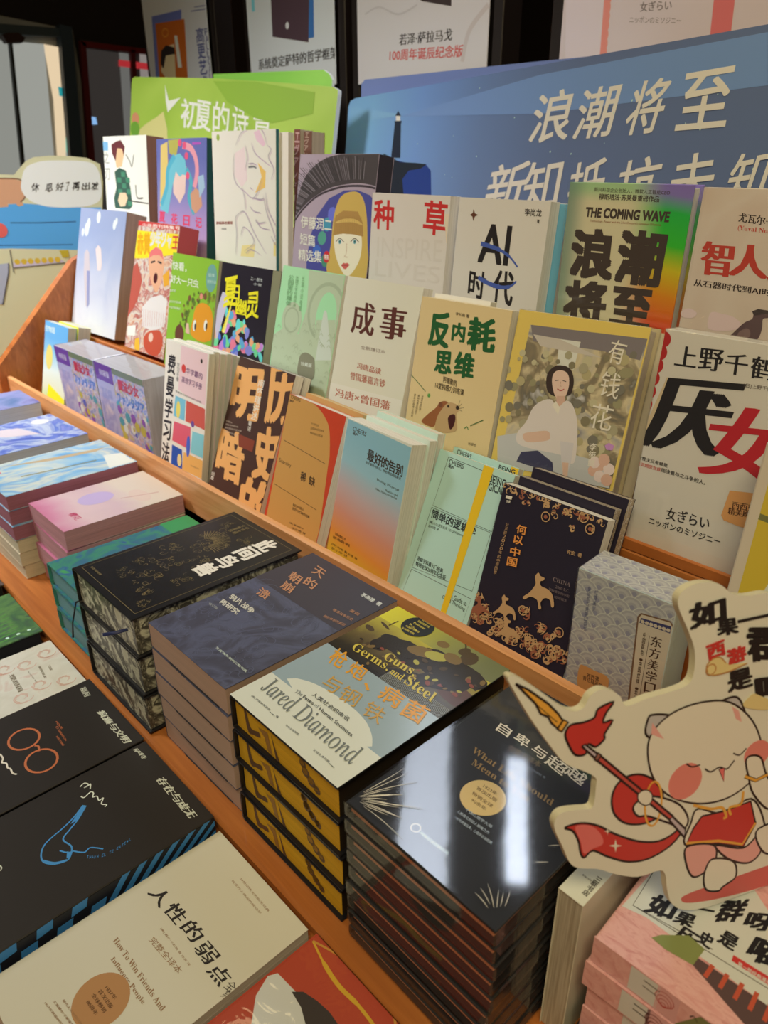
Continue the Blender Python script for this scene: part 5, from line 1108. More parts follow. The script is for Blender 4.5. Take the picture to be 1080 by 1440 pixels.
GLS = mat((250, 246, 240), 'R', .12, spec=1.0, coat=1.0)  # opaque white colours the clear film's crease ridges as glints
for i in range(26):
    if i < 14: a = math.radians(8+i*5.5); cx0, cz0, L0 = .004, .004, rngc.uniform(.020, .048)
    elif i < 20: a = math.radians(100+(i-14)*12); cx0, cz0, L0 = .158, .006, rngc.uniform(.010, .02)
    else: a = math.radians(185+(i-20)*10); cx0, cz0, L0 = .160, .20-.02*i+.38, rngc.uniform(.006, .014)
    s0 = rngc.uniform(.006, .014); b0 = rngc.uniform(-.12, .12)
    v_, f_ = tube([(cx0+math.cos(a+b0*t)*(s0+L0*t), -.0022-.0003*math.sin(math.pi*t), cz0+math.sin(a+b0*t)*(s0+L0*t)) for t in (0, .25, .5, .75, 1)], [.00012, .0003, .00034, .00026, .0001], 5)
    o0 = len(Vc); Vc += [tuple(v) for v in v_]; Fc += [tuple(o0+k for k in q) for q in f_]
ck = mesh_obj('film_crease_glints', Vc, Fc, GLS, B.root, smooth=True); ck['kind'] = 'stuff'
stack(B, 9, 'black shrink-wrapped psychology book in the front right pile', 'black psychology books in the front right pile', .0016, .5, pitch=(TOP-L2)/9)
# 枪炮病菌与钢铁
GL_ = mat((60, 50, 40)); t_ = (TOP-L2)/4
YP = page_mat((214, 150, 20), scale=700)
B = flat('', -.5445, .292, TOP, .171, .238, t_-.001, 0, mat((26, 22, 22), 'R', .3), YP, hard=True)
P = pr_of(B, lift=.0003)
corner = [(330, 985), (563, 852), (728, 948), (482, 1115)]
P.rect(0, .171, 0, .238, mat((150, 154, 146), 'R', .22, coat=.3))
P.rect(0, .171, .128, .238, ramp_mat([(30, 24, 18), (50, 38, 22), (104, 80, 36), (160, 134, 42), (190, 164, 48)], axis=2, lo=.135, hi=.235, dist=.35, scale=26, detail=5, rough=.22))
P.rect(0, .171, .206, .238, ramp_mat([(216, 190, 40), (190, 166, 46), (140, 128, 58), (112, 106, 62)], axis=0, lo=.01, hi=.16, dist=.3, scale=10, rough=.22)); P.rect(0, .171, 0, .052, mat((212, 197, 170), 'R', .25)); 
P.poly([P.pt((130, 704), f12)]+spline([P.pt(q, f12) for q in [(170, 702), (240, 722), (320, 764), (400, 820), (460, 880), (488, 940), (490, 990)]], 5)+[P.pt((300, 1000), f12)], mat((212, 197, 170), 'R', .25), 'loc')
rng2 = random.Random(4)
def blob(P, q, r, m, ry=None, rot=0): P.disk(q, r, m, f12, ry=ry or r*.6, rot=rot, n=11)
DB = mat((40, 28, 18), 'R', .22); DB2 = mat((74, 52, 28), 'R', .22); DB3 = mat((120, 88, 44), 'R', .22); SKN = mat((170, 150, 60), 'R', .22)
for q, r, ry, c_ in [((600, 570), .030, .012, DB), ((650, 600), .03, .016, DB), ((560, 560), .018, .008, DB), ((520, 560), .012, .01, DB), ((760, 640), .03, .02, DB), ((860, 680), .036, .016, DB), ((900, 620), .010, .012, DB2), ((700, 590), .018, .009, DB3), ((760, 610), .014, .008, SKN), ((830, 620), .012, .008, DB3), ((790, 560), .008, .006, DB3), ((880, 590), .006, .008, DB2), ((480, 490), .008, .004, DB2), ((545, 480), .010, .002, DB2), ((840, 770), .028, .014, mat((86, 50, 34), 'R', .22)), ((780, 720), .03, .012, DB), ((650, 700), .03, .010, DB)]: blob(P, q, r, c_, ry, rng2.uniform(-20, 30))
for i in range(60):
    x = rng2.uniform(440, 960); y = 520+(x-440)*.36+rng2.uniform(10, 110); blob(P, (x, y), rng2.uniform(.002, .005), rng2.choice([DB2, DB3, DB, SKN if rng2.random() < .4 else DB2, mat((130, 60, 40), 'R', .22)]), None, rng2.uniform(0, 180))
P.curve([(880, 600), (886, 570), (882, 552)], .002, DB2, f12); P.curve([(560, 480), (600, 462)], .0016, DB2, f12)
TI = mat((218, 140, 34), 'R', .25); TY = mat((206, 170, 60), 'R', .25)
for i in range(12): P.line([((.085+i*.0), .1285+i*.0014), (.1705, .1285+i*.0014)], .0004, mat((170, 160, 140), 'R', .25), 'loc')
for ch, bl, br, u_ in [('枪', (298, 632), (356, 668), (46, -62)), ('炮', (376, 680), (440, 716), (40, -52)), ('、', (446, 740), (474, 758), (16, -20)), ('病', (508, 782), (590, 836), (48, -58)), ('菌', (600, 852), (690, 900), (52, -64))]: P.text(ch, bl, br, u_, TI, 'semi', f12)
for ch, bl, br, u_ in [('与', (266, 738), (330, 772), (46, -52)), ('钢', (338, 786), (412, 828), (44, -56)), ('铁', (440, 852), (516, 902), (44, -58))]: P.text(ch, bl, br, u_, mat((196, 140, 60), 'R', .25), 'sans', f12)
P.text(serif('Guns,'), (530, 624), (660, 700), (30, -32), TY, 'sans', f12); P.text(serif('Germs,'), (396, 584), (548, 678), (30, -32), TY, 'sans', f12); P.text(serif('and'), (560, 682), (610, 714), (22, -22), TY, 'sans', f12); P.text(serif('Steel'), (622, 722), (738, 806), (30, -34), TY, 'sans', f12)
P.disk((682, 487), .0195, mat((20, 18, 16), 'R', .3), f12, n=36)
for i in range(6): P.text(['普利策奖', '英国科普图书奖', 'Pulitzer', 'Prize', '中国好书推荐', '文津图书奖'][i], (698-i*17, 462+i*7-4), (738-i*13+(8, 4, 0, -22, 0, -8)[i], 486+i*7), (5, -7), TY, 'semi', f12)
INK = mat((70, 66, 58)); INK2 = mat((110, 106, 94))
for i, ch in enumerate('人类社会的命运'): P.text(ch, (234+i*22, 776+i*16), (254+i*22, 790+i*16), (12, -14), INK, 'semi', f12)
P.text(ital('The'), (164, 764), (192, 782), (10, -14), INK2, 'sans', f12); P.text('Fates', (196, 786), (240, 818), (9, -12), INK, 'semi', f12); P.text(ital('of'), (242, 824), (262, 834), (10, -14), INK2, 'sans', f12); P.text('Human Societies', (264, 838), (402, 952), (9, -12), INK, 'semi', f12)
P.text(ital('Jared Diamond'), (16, 750), (402, 1076), (56, -58), INK2, 'sans', f12)
P.text('[美] 贾雷德·戴蒙德', (-20, 782), (56, 844), (6, -8), INK, 'sans', f12); P.line([(58, 846), (78, 862)], .0006, INK, f12); P.text('著', (82, 866), (92, 874), (5, -8), INK, 'sans', f12); P.text('中信出版集团', (124, 906), (178, 946), (5, -7), INK, 'sans', f12); P.text('王道还 廖月娟', (240, 1010), (306, 1062), (6, -8), INK, 'sans', f12); P.line([(308, 1064), (330, 1082)], .0006, INK, f12)
P.build('cover_print', B.root)
MB().box(.1668, .1672, .0030, t_-.0035, .0045, .2335).build('fore_edge', mat((44, 32, 20), 'R', .5), B.root)
# painted tail edge (brown relief over yellow pages)
EP = Print(B.p, .171, t_); OB = mat((150, 100, 40)); OB2 = mat((96, 62, 34)); OB3 = mat((190, 130, 40))
th = t_-.001
EP.poly(spline([(.020, .034), (.024, .034), (.030, .016), (.044, .020), (.046, .014), (.034, .010), (.024, .008)], 3, True), OB2, 'loc'); EP.poly([(.044, .026), (.060, .030), (.066, .004), (.058, .006), (.054, .020)], OB, 'loc'); EP.poly([(.066, .032), (.070, .022), (.078, .004), (.072, .003)], OB2, 'loc')
for q, r in [((.116, .030), .005), ((.120, .022), .006), ((.128, .016), .006), ((.136, .012), .005)]: EP.disk(q, r, OB2, 'loc', n=12); EP.disk((q[0]-.001, q[1]+.001), r*.7, OB3, 'loc', n=10)
EP.V = [(x, th-z, .004+y+.0) for x, y, z in EP.V]   # placed on the tail face below
EP.V = [(x, th-(z_), 0.0036) for x, y, z_ in [(a_, 0, th-b_) for a_, b_, _ in EP.V]]
o_ = EP.build('edge_print', B.root)
stack(B, 4, 'yellow edged black hardback in the middle pile', 'black hardbacks with yellow page edges in the middle pile', .0012, .3, pitch=t_)
# 天朝的崩溃
t_ = (TOP-L2)/5
GRY = ramp_mat([(62, 56, 62), (70, 64, 72), (84, 80, 92), (64, 58, 66)], 16, 'R', dist=2.5, detail=5, rough=.4)
B = flat('', -.7215, .2935, TOP, .1675, .2445, t_-.0008, 0, GRY, page_mat((186, 142, 112), scale=600, dark=.85), wrap=None)
P = pr_of(B); EN = mat((92, 88, 98), 'R', .45); P.rect(.0, .1675, .150, .2445, mat((64, 54, 56), 'R', .4))
rng3 = random.Random(9)
for i in range(90): P.line(curl(rng3, rng3.uniform(.01, .16), rng3.uniform(.01, .15), rng3.uniform(.004, .016), rng3.choice((-1, 1))), .0007, EN, 'loc', taper=True)
CP = mat((190, 126, 84)); 
for ch, bl, br, u_ in [('天', (974, 290), (1010, 300), (30, -60)), ('朝', (838, 300), (930, 330), (20, -76)), ('的', (918, 340), (980, 366), (22, -50)), ('崩', (768, 360), (860, 392), (26, -62)), ('溃', (630, 388), (700, 418), (24, -66))]: pass
for ch, x, y in [('天', 250, 262), ('朝', 150, 286), ('的', 215, 308), ('崩', 118, 324), ('溃', 16, 352)]:
    P.text(ch, (x-18, y-6), (x+24, y+22), (26, -30), CP, 'semi', f12)
for st, x, y in [('鸦片战争', 505, 412), ('再研究', 448, 440)]:
    n_ = len(st); P.text(st, (x, y+8), (x+n_*34, y+8+n_*24), (24, -24), mat((206, 186, 156)), 'bold', l7)
P.text('修订版', (386, 458), (436, 490), (10, -12), mat((150, 140, 126)), 'semi', l7); P.text('茅海建  著', (440, 354), (520, 400), (14, -12), mat((206, 190, 170)), 'bold', f12)
for i in range(3): P.text(['重现', '晚清战争历史', '剖析体制的真相'][i], (412-i*50+(0, -20, -10)[i]-20, 420+i*22-(0, 24, 20)[i]), (436-i*40+(0, 14, 20)[i]-6, 440+i*22), (10, -9), CP, 'sans', f12)
P.text('生活·读书·新知三联书店', (430, 716), (606, 858), (8, -11), mat((206, 200, 200)), 'semi', l7)
P.build('cover_print', B.root)
FT = MB().box(.045, .150, t_-.0022, t_-.0010, -.0009, -.0001, bev=.0).build('fore_edge_tab', mat((44, 38, 38)), B.root)
stack(B, 5, 'slate grey history paperback left of the yellow edged hardbacks', 'slate grey history paperbacks in their pile', .0016, .5, pitch=t_)
# 此间鸟兽
t_ = .0565; GFO = mat((130, 104, 62), rough=.35); GFO2 = mat((96, 80, 56), rough=.35)
ARTP = ramp_mat([(190, 170, 130), (206, 186, 146), (110, 96, 74), (60, 52, 42), (196, 176, 136)], 34, 'R', dist=2.2, detail=5)
B = flat('', -.9105, .2805, TOP, .1725, .2515, t_, 0, mat((30, 26, 24), 'R', .3), ARTP, hard=True)
P = pr_of(B, dz=.0000015); m_ = .010
for a, b in [((m_, m_), (.1725-m_, m_)), ((.1725-m_, m_), (.1725-m_, .2515-m_)), ((.1725-m_, .2515-m_), (m_, .2515-m_)), ((m_, .2515-m_), (m_, m_))]: P.line([a, b], .0006, GFO, 'loc')
rng4 = random.Random(21)
for (x, y, r) in [(.06, .16, .028), (.05, .19, .02), (.075, .175, .024), (.045, .12, .018), (.10, .13, .02), (.08, .10, .018), (.05, .08, .016), (.09, .06, .02), (.12, .04, .016), (.06, .045, .014), (.13, .09, .014), (.10, .21, .016), (.13, .19, .012), (.035, .22, .012), (.15, .03, .010)]:
    for k in range(16): P.line(curl(rng4, x+rng4.uniform(-r, r)*.8, y+rng4.uniform(-r, r)*.8, r*rng4.uniform(.12, .4), rng4.choice((-1, 1))), .0006, GFO if rng4.random() < .7 else GFO2, 'loc', taper=True)
for k in range(22):  # fanned tail of the large bird
    a = math.radians(150-k*7.5); P.line([(.062+.012*math.cos(a), .165+.012*math.sin(a)), (.062+.036*math.cos(a), .165+.036*math.sin(a))], .0010, GFO, 'loc', taper=True)
for (ox, oy, s_) in [(300, 96, 1.3), (420, 250, -1.2), (250, 350, 1.1), (640, 330, 1.0)]: pass
for i, ch in enumerate('此间鸟兽'): P.text(ch, (.114, .208-i*.032), (.143, .208-i*.032), (0, .029), mat((226, 220, 206)), 'brush', 'loc', .04)
for i, st in enumerate(['文物里的', '中华文明']): P.vtext(st, (.052-i*.0+.010*i*1.0, .236), (0, -.028), (.0065, 0), GFO, 'semi', 'loc')
P.vtext('国家出版', (.030, .028), (0, -.0), (.004, 0), GFO, 'sans', 'loc') if False else None
P.text('生活书店出版', (.018, .018), (.048, .018), (0, .0035), GFO, 'semi', 'loc')
P.build('cover_print', B.root)
# blocky library motif on the fore edge
EPm = MB()
for i in range(5): EPm.box(.1665+.0025, .1690+.0002, .006+i*.009, .012+i*.009, .010, .060)
V, F = tube([(-.001, t_-.004, .02), (-.012, t_+.004, .0), (-.006, t_+.03, -.012), (-.004, t_+.05, -.016)], [.0018, .002, .0018, .0026], 8, .5)
rb = mesh_obj('ribbon_bookmark', [(v.x-.0+.0, min(v.y, 1), v.z) for v in V], F, mat((20, 18, 20)), B.root, smooth=True)
V, F = tube([(.150, t_*.45, .003), (.142, t_*.5, -.010), (.134, t_*.52, -.022)], .0022, 8, .3); mesh_obj('ribbon_bookmark', [tuple(v) for v in V], F, mat((36, 40, 70)), B.root, smooth=True)
stack(B, 3, 'black gilt hardback in the bird and beast pile', 'black gilt bird and beast hardbacks', .002, .5, pitch=(TOP-L2)/3.02)
# teal green hardbacks under the black one
TEAL = ramp_mat([(60, 84, 110), (50, 96, 100), (60, 120, 84), (46, 76, 116), (70, 140, 70)], 12, 'R', dist=2.0, rough=.4)
tz = -.5445-.0008
B = flat('', -1.0540, .2905, tz, .140, .236, .0385, 0, TEAL, page_mat((110, 140, 130)), hard=True)
P = pr_of(B); P.rect(.0, .140, .185, .236, mat((60, 130, 70))); SA = mat((226, 130, 100))
P.rect(.06, .13, .222, .228, SA); P.rect(.06, .125, .212, .218, SA); P.text('植物', (.05, .12), (.075, .12), (0, .008), mat((226, 226, 220)), 'bold', 'loc')
P.build('cover_print', B.root)
stack(B, 3, 'teal and green hardback partly under the black gilt one', 'teal and green hardbacks', .002, .5, pitch=.0398)
# pink paperbacks
PKM = ramp_mat([(214, 90, 140), (226, 150, 180), (236, 200, 206), (226, 190, 200), (236, 214, 200)], axis=2, lo=.0, hi=.17, dist=.6, scale=14, ref='L', rough=.3)
B = flat('', -1.2300, .3330, -.5200, .1480, .2050, .0335, 0, PKM, page_mat((196, 130, 122), scale=500), wrap=None)
P = pr_of(B); P.disk((.10, .15), .03, mat((236, 206, 196), 'L'), 'loc', ry=.015); P.disk((.06, .09), .025, mat((206, 180, 226), 'L'), 'loc', ry=.03); P.line([(.09, .12), (.10, .15), (.11, .18)], .002, mat((206, 150, 150), 'L'), 'loc'); P.text('樱花', (.09, .03), (.12, .03), (0, .012), mat((206, 60, 110), 'L'), 'semi', 'loc')
P.build('cover_print', B.root)
stack(B, 4, 'pink blossom paperback between the blue and teal piles', 'pink blossom paperbacks', .003, 1.0, pitch=.0361)
# light blue comics
SKY2 = ramp_mat([(110, 170, 220), (150, 196, 230), (226, 224, 214), (120, 176, 224), (190, 216, 230)], 14, 'L', dist=1.6, rough=.3, stretch=(1, 1, .6))
B = flat('', -1.4080, .3050, -.5060, .1620, .2330, .0265, 0, SKY2, page_mat((176, 110, 130), 'L', 500))
P = pr_of(B); P.rect(.0, .05, .0, .03, mat((226, 100, 130), 'L')); P.poly([(.02, .04), (.05, .12), (.06, .2), (.05, .22), (.035, .12)], mat((206, 176, 140), 'L'), 'loc'); P.line([(.09, .05), (.10, .12), (.105, .18)], .004, mat((150, 140, 100), 'L'), 'loc')
P.poly([(.09, .2), (.16, .18), (.16, .23), (.1, .23)], mat((240, 236, 230), 'L'), 'loc')
P.build('cover_print', B.root)
stack(B, 3, 'pale sky blue comic with crimson page edges beside the pink pile', 'pale sky blue comics', .003, .8, pitch=.0275)
zz = -.5060-3*.0275
for i in range(3):
    c_ = flat('', -1.4060, .3060, zz-i*.0255, .160, .228, .0245, random.uniform(-1, 1), mat((226, 206, 180), 'L'), page_mat((232, 216, 186), 'L', 700), group='cream comics under the sky blue ones')
    tag(c_.root, 'cream paged comic under the sky blue ones, %s of three' % ['upper', 'middle', 'lowest'][i], 'book')
# deeper blue comics
BL2 = ramp_mat([(70, 96, 190), (110, 130, 214), (200, 206, 236), (90, 120, 206), (150, 150, 220)], 12, 'L', dist=1.8, rough=.3)
B = flat('', -1.6300, .3000, -.5040, .1850, .2280, .030, 2, BL2, page_mat((210, 196, 190), 'L'))
P = pr_of(B); P.poly([(.02, .06), (.09, .10), (.12, .16), (.05, .14)], mat((226, 206, 214), 'L'), 'loc'); P.disk((.04, .19), .018, mat((236, 226, 226), 'L'), 'loc'); P.build('cover_print', B.root)
stack(B, 5, 'deep blue sky comic in the pile under the rail at left', 'deep blue sky comics', .003, .8, pitch=.0320)
B = flat('', -1.8350, .2950, -.4930, .135, .238, .040, 0, ramp_mat([(110, 100, 160), (150, 150, 200), (90, 120, 170)], 14, 'L'), page_mat((236, 232, 226), 'L'))
stack(B, 4, 'thick violet book in the pile at the far left', 'thick violet books at far left', .002, .6, pitch=.0425)

# ================================================================== lowest level, books lying flat
f03 = Q(0, 1080, 3); z3 = Q(0, 800, 4.32); du = Q(0, 960, 3.375)
L1 = -0.7348
def low(label, x, y, z, w_, h_, cover, pages, hard=False, group='books lying on the lowest level', wrap=None, t=None, yaw=0):
    return book(label, (x, y-h_, z), w_, h_, t or (z-L1-(.0013 if wrap else 0)), 90, yaw, cover, pages, hard, 'book', 'book', group, wrap)
BKX = mat((44, 36, 30), 'R', .4)
# 疯癫与文明 / 存在与虚无
BP = page_mat((60, 110, 150)); t_ = -.650-L1
B = low('black hardback with orange round glasses drawn on the cover', -.8860, .2650, -.650, .1640, .245, BKX, page_mat((60, 60, 60)), True)
P = pr_of(B); OG = mat((190, 100, 56)); PT3 = mat((196, 182, 150))
P.ring((114, 268), .0195, .0028, OG, du, ry=.0175); P.ring((197, 370), .0205, .0028, OG, du, ry=.0175); P.curve([(164, 300), (182, 302), (186, 326)], .0024, OG, du)
for tx, bl, br in [('福柯', (376, 28), (398, 68)),]: P.text(tx, bl, (bl[0]+26, bl[1]+42), (30, -10), PT3, 'song', du)
for i, ch in enumerate('疯癫与文明'): P.text(ch, (458+i*25+(0, 0, 2, 4, 6)[i], 140+i*30), (480+i*25+(0, 0, 2, 4, 6)[i], 168+i*30), (38, -10), PT3, 'heavysong', du)
for i, tx in enumerate(['FOLIE', 'ET DERAISON', 'HISTOIRE']): P.text(tx, (262-i*10+i*12, 188+i*24+(i == 2)*22), (292+(0, 18, 6)[i], 222+i*24+(i > 0)*32), (8, -5), OG, 'semi', du)
P.curve([(0, 340), (14, 360), (10, 380), (30, 384), (36, 404), (50, 410), (60, 430), (80, 436)], .002, mat((226, 220, 206)), du)
P.build('cover_print', B.root)
B = low('black hardback with a blue pipe drawing and blue zigzag page edges', -.7200, .2640, -.650, .1620, .245, BKX, BP, True)
P = pr_of(B); PBL = mat((70, 130, 196))
for i, tx in enumerate('萨特'): P.text(tx, (630+i*24, 318+i*22), (650+i*26, 342+i*22), (24, -8), PT3, 'song', du)
for i, ch in enumerate('存在与虚无'): P.text(ch, (738+i*33, 460+i*38), (764+i*33, 494+i*38), (42, -14), PT3, 'heavysong', du)
P.curve([(395, 582), (350, 640), (300, 690), (220, 760), (196, 810), (205, 850), (250, 862), (300, 852), (330, 832), (340, 780), (300, 745), (330, 700), (370, 650), (408, 585)], .0017, PBL, du)
P.poly([(395, 582), (410, 584), (372, 650), (335, 672)], PBL, du); P.curve([(205, 845), (260, 856), (318, 842)], .002, PBL, du); P.poly([(318, 806), (346, 800), (334, 828), (316, 836)], PBL, du); P.curve([(346, 800), (400, 806), (430, 784), (490, 790)], .0016, PBL, du); P.curve([(284, 798), (310, 806), (325, 804)], .0016, PBL, du)
tx = "L’ETRE ET LE NEANT"
for i, ch in enumerate(tx[::-1]):
    if ch == ' ': continue
    a = i/(len(tx)-1); x = 412+200*a; y = 836-84*a**1.6+10*math.sin(a*3); P.text(ch, (x, y), (x+8, y-3), (2, -14), PBL, 'sans', du)
W3 = mat((214, 206, 190)); P.curve([(380, 496), (400, 478), (420, 484), (400, 500), (420, 490), (430, 482), (428, 506)], .0014, W3, du); P.curve([(384, 540), (400, 546), (430, 520), (444, 526), (440, 544), (460, 540), (470, 560), (490, 548), (482, 576), (506, 580), (498, 590)], .0014, W3, du)
P.curve([(0, 868), (8, 880), (2, 894)], .0012, W3, du)
P.build('cover_print', B.root)
# blue and black zigzag on the right-hand edge (spine side jacket), local +X face
ZP = Print(B.p, .245, t_); BLU = mat((62, 120, 160)); w_ = .1620
for i in range(15):
    x0_ = .002+i*.0165; k_ = i/14
    for j in range(6):
        y0_ = .002+j*.0138; sk = .004+.020*k_
        if k_ > .45:
            if j % 2 == 0: ZP.poly([(x0_, y0_), (x0_+.009, y0_), (x0_+.009+sk*1.5, y0_+.026), (x0_+sk*1.5, y0_+.026)], BLU, 'loc', z=.0002+.00001*i)
        elif (i+j) % 2 == 0: ZP.poly([(x0_, y0_), (x0_+.0155, y0_+.002), (x0_+.0155+sk*.3, y0_+.0125), (x0_+sk*.3, y0_+.0115)], BLU, 'loc', z=.0002)
ZP.V = [(w_+.0002, t_-z_, x_) for x_, y_, z_ in ZP.V]; ZP.F = [f_[::-1] for f_ in ZP.F]
MB().box(w_-.0038, w_, .0026, t_-.0026, .0, .245).build('jacket_side', mat((26, 24, 28)), B.root); ZP.build('edge_print', B.root)
# 人性的弱点
CRM = mat((206, 185, 152), 'R', .3)
B = low('large cream classic about human weaknesses with black and brown title', -.5510, .2640, -.6655, .1590, .2420, CRM, page_mat((206, 190, 156)))
P = pr_of(B); BRT = mat((140, 96, 60))
for ch, x, y, s_ in [('人', 620, 530, 1.15), ('性', 684, 600, 1.2), ('的', 756, 676, 1.2), ('弱', 812, 766, 1.25), ('点', 866, 858, 1.25)]: P.text(ch, (x, y), (x+44*s_, y+54*s_), (58*s_*.9, -36*s_*.9), mat((38, 30, 26)), 'song', f03)
for ch, x, y in [('全', 930, 936), ('集', 950, 956)]: P.text(ch, (x+(10 if ch == '全' else -22), y-(12 if ch == '全' else -8)), (x+(42 if ch == '全' else 10), y+(14 if ch == '全' else 22)), (36, -32), mat((60, 48, 40)), 'sans', f03)
P.text('[美] 戴尔·卡耐基 著 亦言 译', (674, 680), (796, 838), (9, -7), BRT, 'sans', f03); P.text('完整全译本', (626, 728), (748, 872), (26, -18), BRT, 'sans', f03)
P.text(serif('How To Win Friends And'), (476, 730), (680, 1030), (20, -18), BRT, 'sans', f03); P.text(serif('Influence People'), (462, 812), (596, 1004), (20, -18), BRT, 'sans', f03)
P.disk((426, 980), .0245, mat((176, 120, 72), rough=.3), f03, n=36)
for tx, a, b_ in [('1937年', (440, 930), (480, 980)), ('首次出版', (412, 944), (464, 1018)), ('全球畅销', (384, 960), (436, 1036)), ('80周年', (362, 990), (400, 1046))]: P.text(tx, a, b_, (16, -12), mat((80, 44, 20)), 'song', f03)
for i, tx in enumerate(['20世纪伟大的励志经典', '改变万人命运的成功学']): P.text(tx, (1010-i*34, 468+i*10), (1130-i*34, 608+i*10), (8, -6), BRT, 'sans', f03)
for i, tx in enumerate(['现代人认识自己的必读书', '汇集戴尔·卡耐基思想精华', '1937年首版80年畅销不衰']): P.text(tx, (262-i*38, 982+i*6), (372-i*36, 1130+i*6), (9, -7), BRT, 'song', f03)
P.build('cover_print', B.root)
# red book in shrink wrap
B = low('red shrink-wrapped book with a white panel and gold curves at bottom', -.3800, .2640, -.6560, .1560, .215, mat((176, 64, 40), 'R', .35), page_mat((200, 170, 140)), True, wrap=wrap_mat(16, .6))
c13 = Q(360, 1080, 3); P = pr_of(B)
P.poly([(0, 960), (50, 878), (92, 866), (240, 1020), (300, 1120), (300, 1200), (-40, 1200)], mat((206, 190, 176)), c13); P.poly([(150, 944), (200, 944), (260, 984), (310, 1030), (345, 1080), (360, 1140), (240, 1200), (190, 1010)], mat((60, 48, 42)), c13)
P.curve([(240, 730), (290, 830), (350, 920), (430, 1000), (500, 1090)], [.002]*6+[.004]*12+[.003]*7, mat((206, 150, 40)), c13); P.curve([(240, 730), (330, 780), (430, 850), (520, 930), (570, 1010), (590, 1090)], .002, mat((196, 130, 50)), c13)
P.build('cover_print', B.root)
B = low('cream floral edition with pink blossoms lying left of the black hardbacks', -1.0300, .2640, -.6600, .1420, .2100, ramp_mat([(206, 186, 156), (214, 194, 164), (200, 150, 126)], 20, 'R', dist=2, detail=4, lo=.35, hi=.8), page_mat((206, 186, 150)))
P = pr_of(B); FL = mat((206, 140, 112)); PTX = mat((110, 90, 66))
for q in [(160, 580), (250, 700), (140, 780), (400, 670), (280, 510), (30, 610)]:
    for k in range(7): P.ring(q, .004+.0016*k, .0007, FL, z3, a0=k*50, a1=k*50+120, n=8)
P.text('理想国', (52, 650), (112, 750), (32, -12), PTX, 'song', z3); P.text(serif('THE'), (290, 590), (306, 620), (14, -5), PTX, 'sans', z3); P.text(serif('REPUBLIC'), (232, 596), (270, 668), (14, -5), PTX, 'sans', z3); P.text('柏拉图 著', (168, 626), (218, 690), (8, -3), PTX, 'sans', z3)
P.build('cover_print', B.root)
B = low('dark green leaf patterned hardback with a black edge, left on the lowest level', -1.2050, .2640, -.6550, .150, .2150, ramp_mat([(60, 66, 62), (66, 96, 56), (90, 120, 60), (56, 60, 66)], 14, 'R', dist=2.5), mat((24, 22, 22)), True)
P = pr_of(B)
for i in range(5): P.disk((.135, .20-i*.016), .003, mat((190, 200, 190)), 'loc', n=6)
for i in range(10): P.curve([(.02+i*.012, .02), (.05+i*.010, .10), (.03+i*.012, .19)], .0035, mat((90, 140, 56)), 'loc', taper=True)
P.build('cover_print', B.root)
B = low('brown speckled hardback at the left frame edge on the lowest level', -1.3700, .2640, -.6450, .150, .2150, ramp_mat([(110, 84, 70), (60, 50, 46), (150, 120, 100)], 30, 'R', dist=2), mat((30, 26, 24)), True)

# ================================================================== right front: upright white book, pink series stack, cut-out
bp = Q(780, 1180, 3.6)
WB = mat((214, 194, 156), 'R', .35)
SPN = Plane((-.1900, .3720, -.498), 90, 6)
B = book('cream thick paperback standing on its fore-edge beside the black pile', (-.1905, .3560, -.4980), .0215, .182, .166, 90, 0, WB, page_mat((176, 156, 124)))
for c_ in kids(B.root):
    bpy.data.objects.remove(c_)
t_ = .1665; mb = MB(); mb.box(0, .0215, 0, .0008, 0, .182); mb.box(0, .0008, .0008, t_, 0, .182); mb.box(.0207, .0215, .0008, t_, 0, .182); mb.build('cover', WB, B.root)
MB().box(.001, .0205, .001, t_-.0005, .0012, .1805).build('page_block', (lambda m: m)(ramp_mat([(150, 128, 98), (190, 168, 134)], 700, 'R', stretch=(1, .02, .02))), B.root)
P = pr_of(B); P.vtext('三联书店', (.0145, .030), (0, -.022), (.0045, 0), mat((60, 50, 40)), 'bold', 'loc'); P.text('sanlian', (.006, .022), (.018, .022), (0, .002), mat((60, 50, 40)), 'sans', 'loc'); P.build('spine_print', B.root)
# pink history comics
PKS = ramp_mat([(206, 130, 116), (226, 160, 140), (214, 140, 124)], 60, 'R', stretch=(1, 1, 3), dist=1.5, rough=.3)
g_ = 'pink spined history comics under the cut-out board'
HT = -.5200; hx, hy, ha = -.1570, .3570, 2.5
B = flat('', hx, hy, HT, .235, .152, .0265, ha, PKS, PG)
tag(B.root, '', 'book')
P = pr_of(B); CRMX = mat((206, 190, 166), 'R', .35); 
P.poly([(600, 160), (500, 160), (340, 340), (460, 395), (1100, 860), (1300, 700), (1000, 240)], CRMX, bp)
P.line([(500, 165), (395, 335), (800, 560)], .0006, BK, bp); P.line([(395, 335), (1100, 770)], .0006, BK, bp)
for ch, bl, br, u_ in [('如', (452, 368), (580, 410), (60, -90)), ('果', (596, 420), (688, 452), (36, -56)), ('历', (600, 500), (690, 560), (50, -60)), ('史', (720, 520), (780, 560), (34, -60)), ('是', (820, 520), (900, 570), (40, -60)), ('一', (700, 350), (800, 370), (20, -20)), ('群', (800, 420), (930, 420), (60, -110)), ('喵', (960, 600), (1120, 660), (70, -110)), ('呀', (950, 450), (1080, 470), (40, -80))]:
    P.text(ch, bl, br, u_, BK, 'brush', bp, .06)
P.poly([(905, 588), (1120, 720), (1110, 760), (895, 616)], mat((196, 50, 44)), bp); P.text('第一部经典漫画', (925, 640), (1090, 744), (6, -20), CRMX, 'semi', bp)
P.poly([(720, 600), (1100, 860), (1100, 1100), (700, 640)], mat((90, 62, 56)), bp)
for i in range(5): P.line([(800+i*75, 640+i*46), (760+i*75, 700+i*56)], .003, mat((190, 76, 50)), bp)
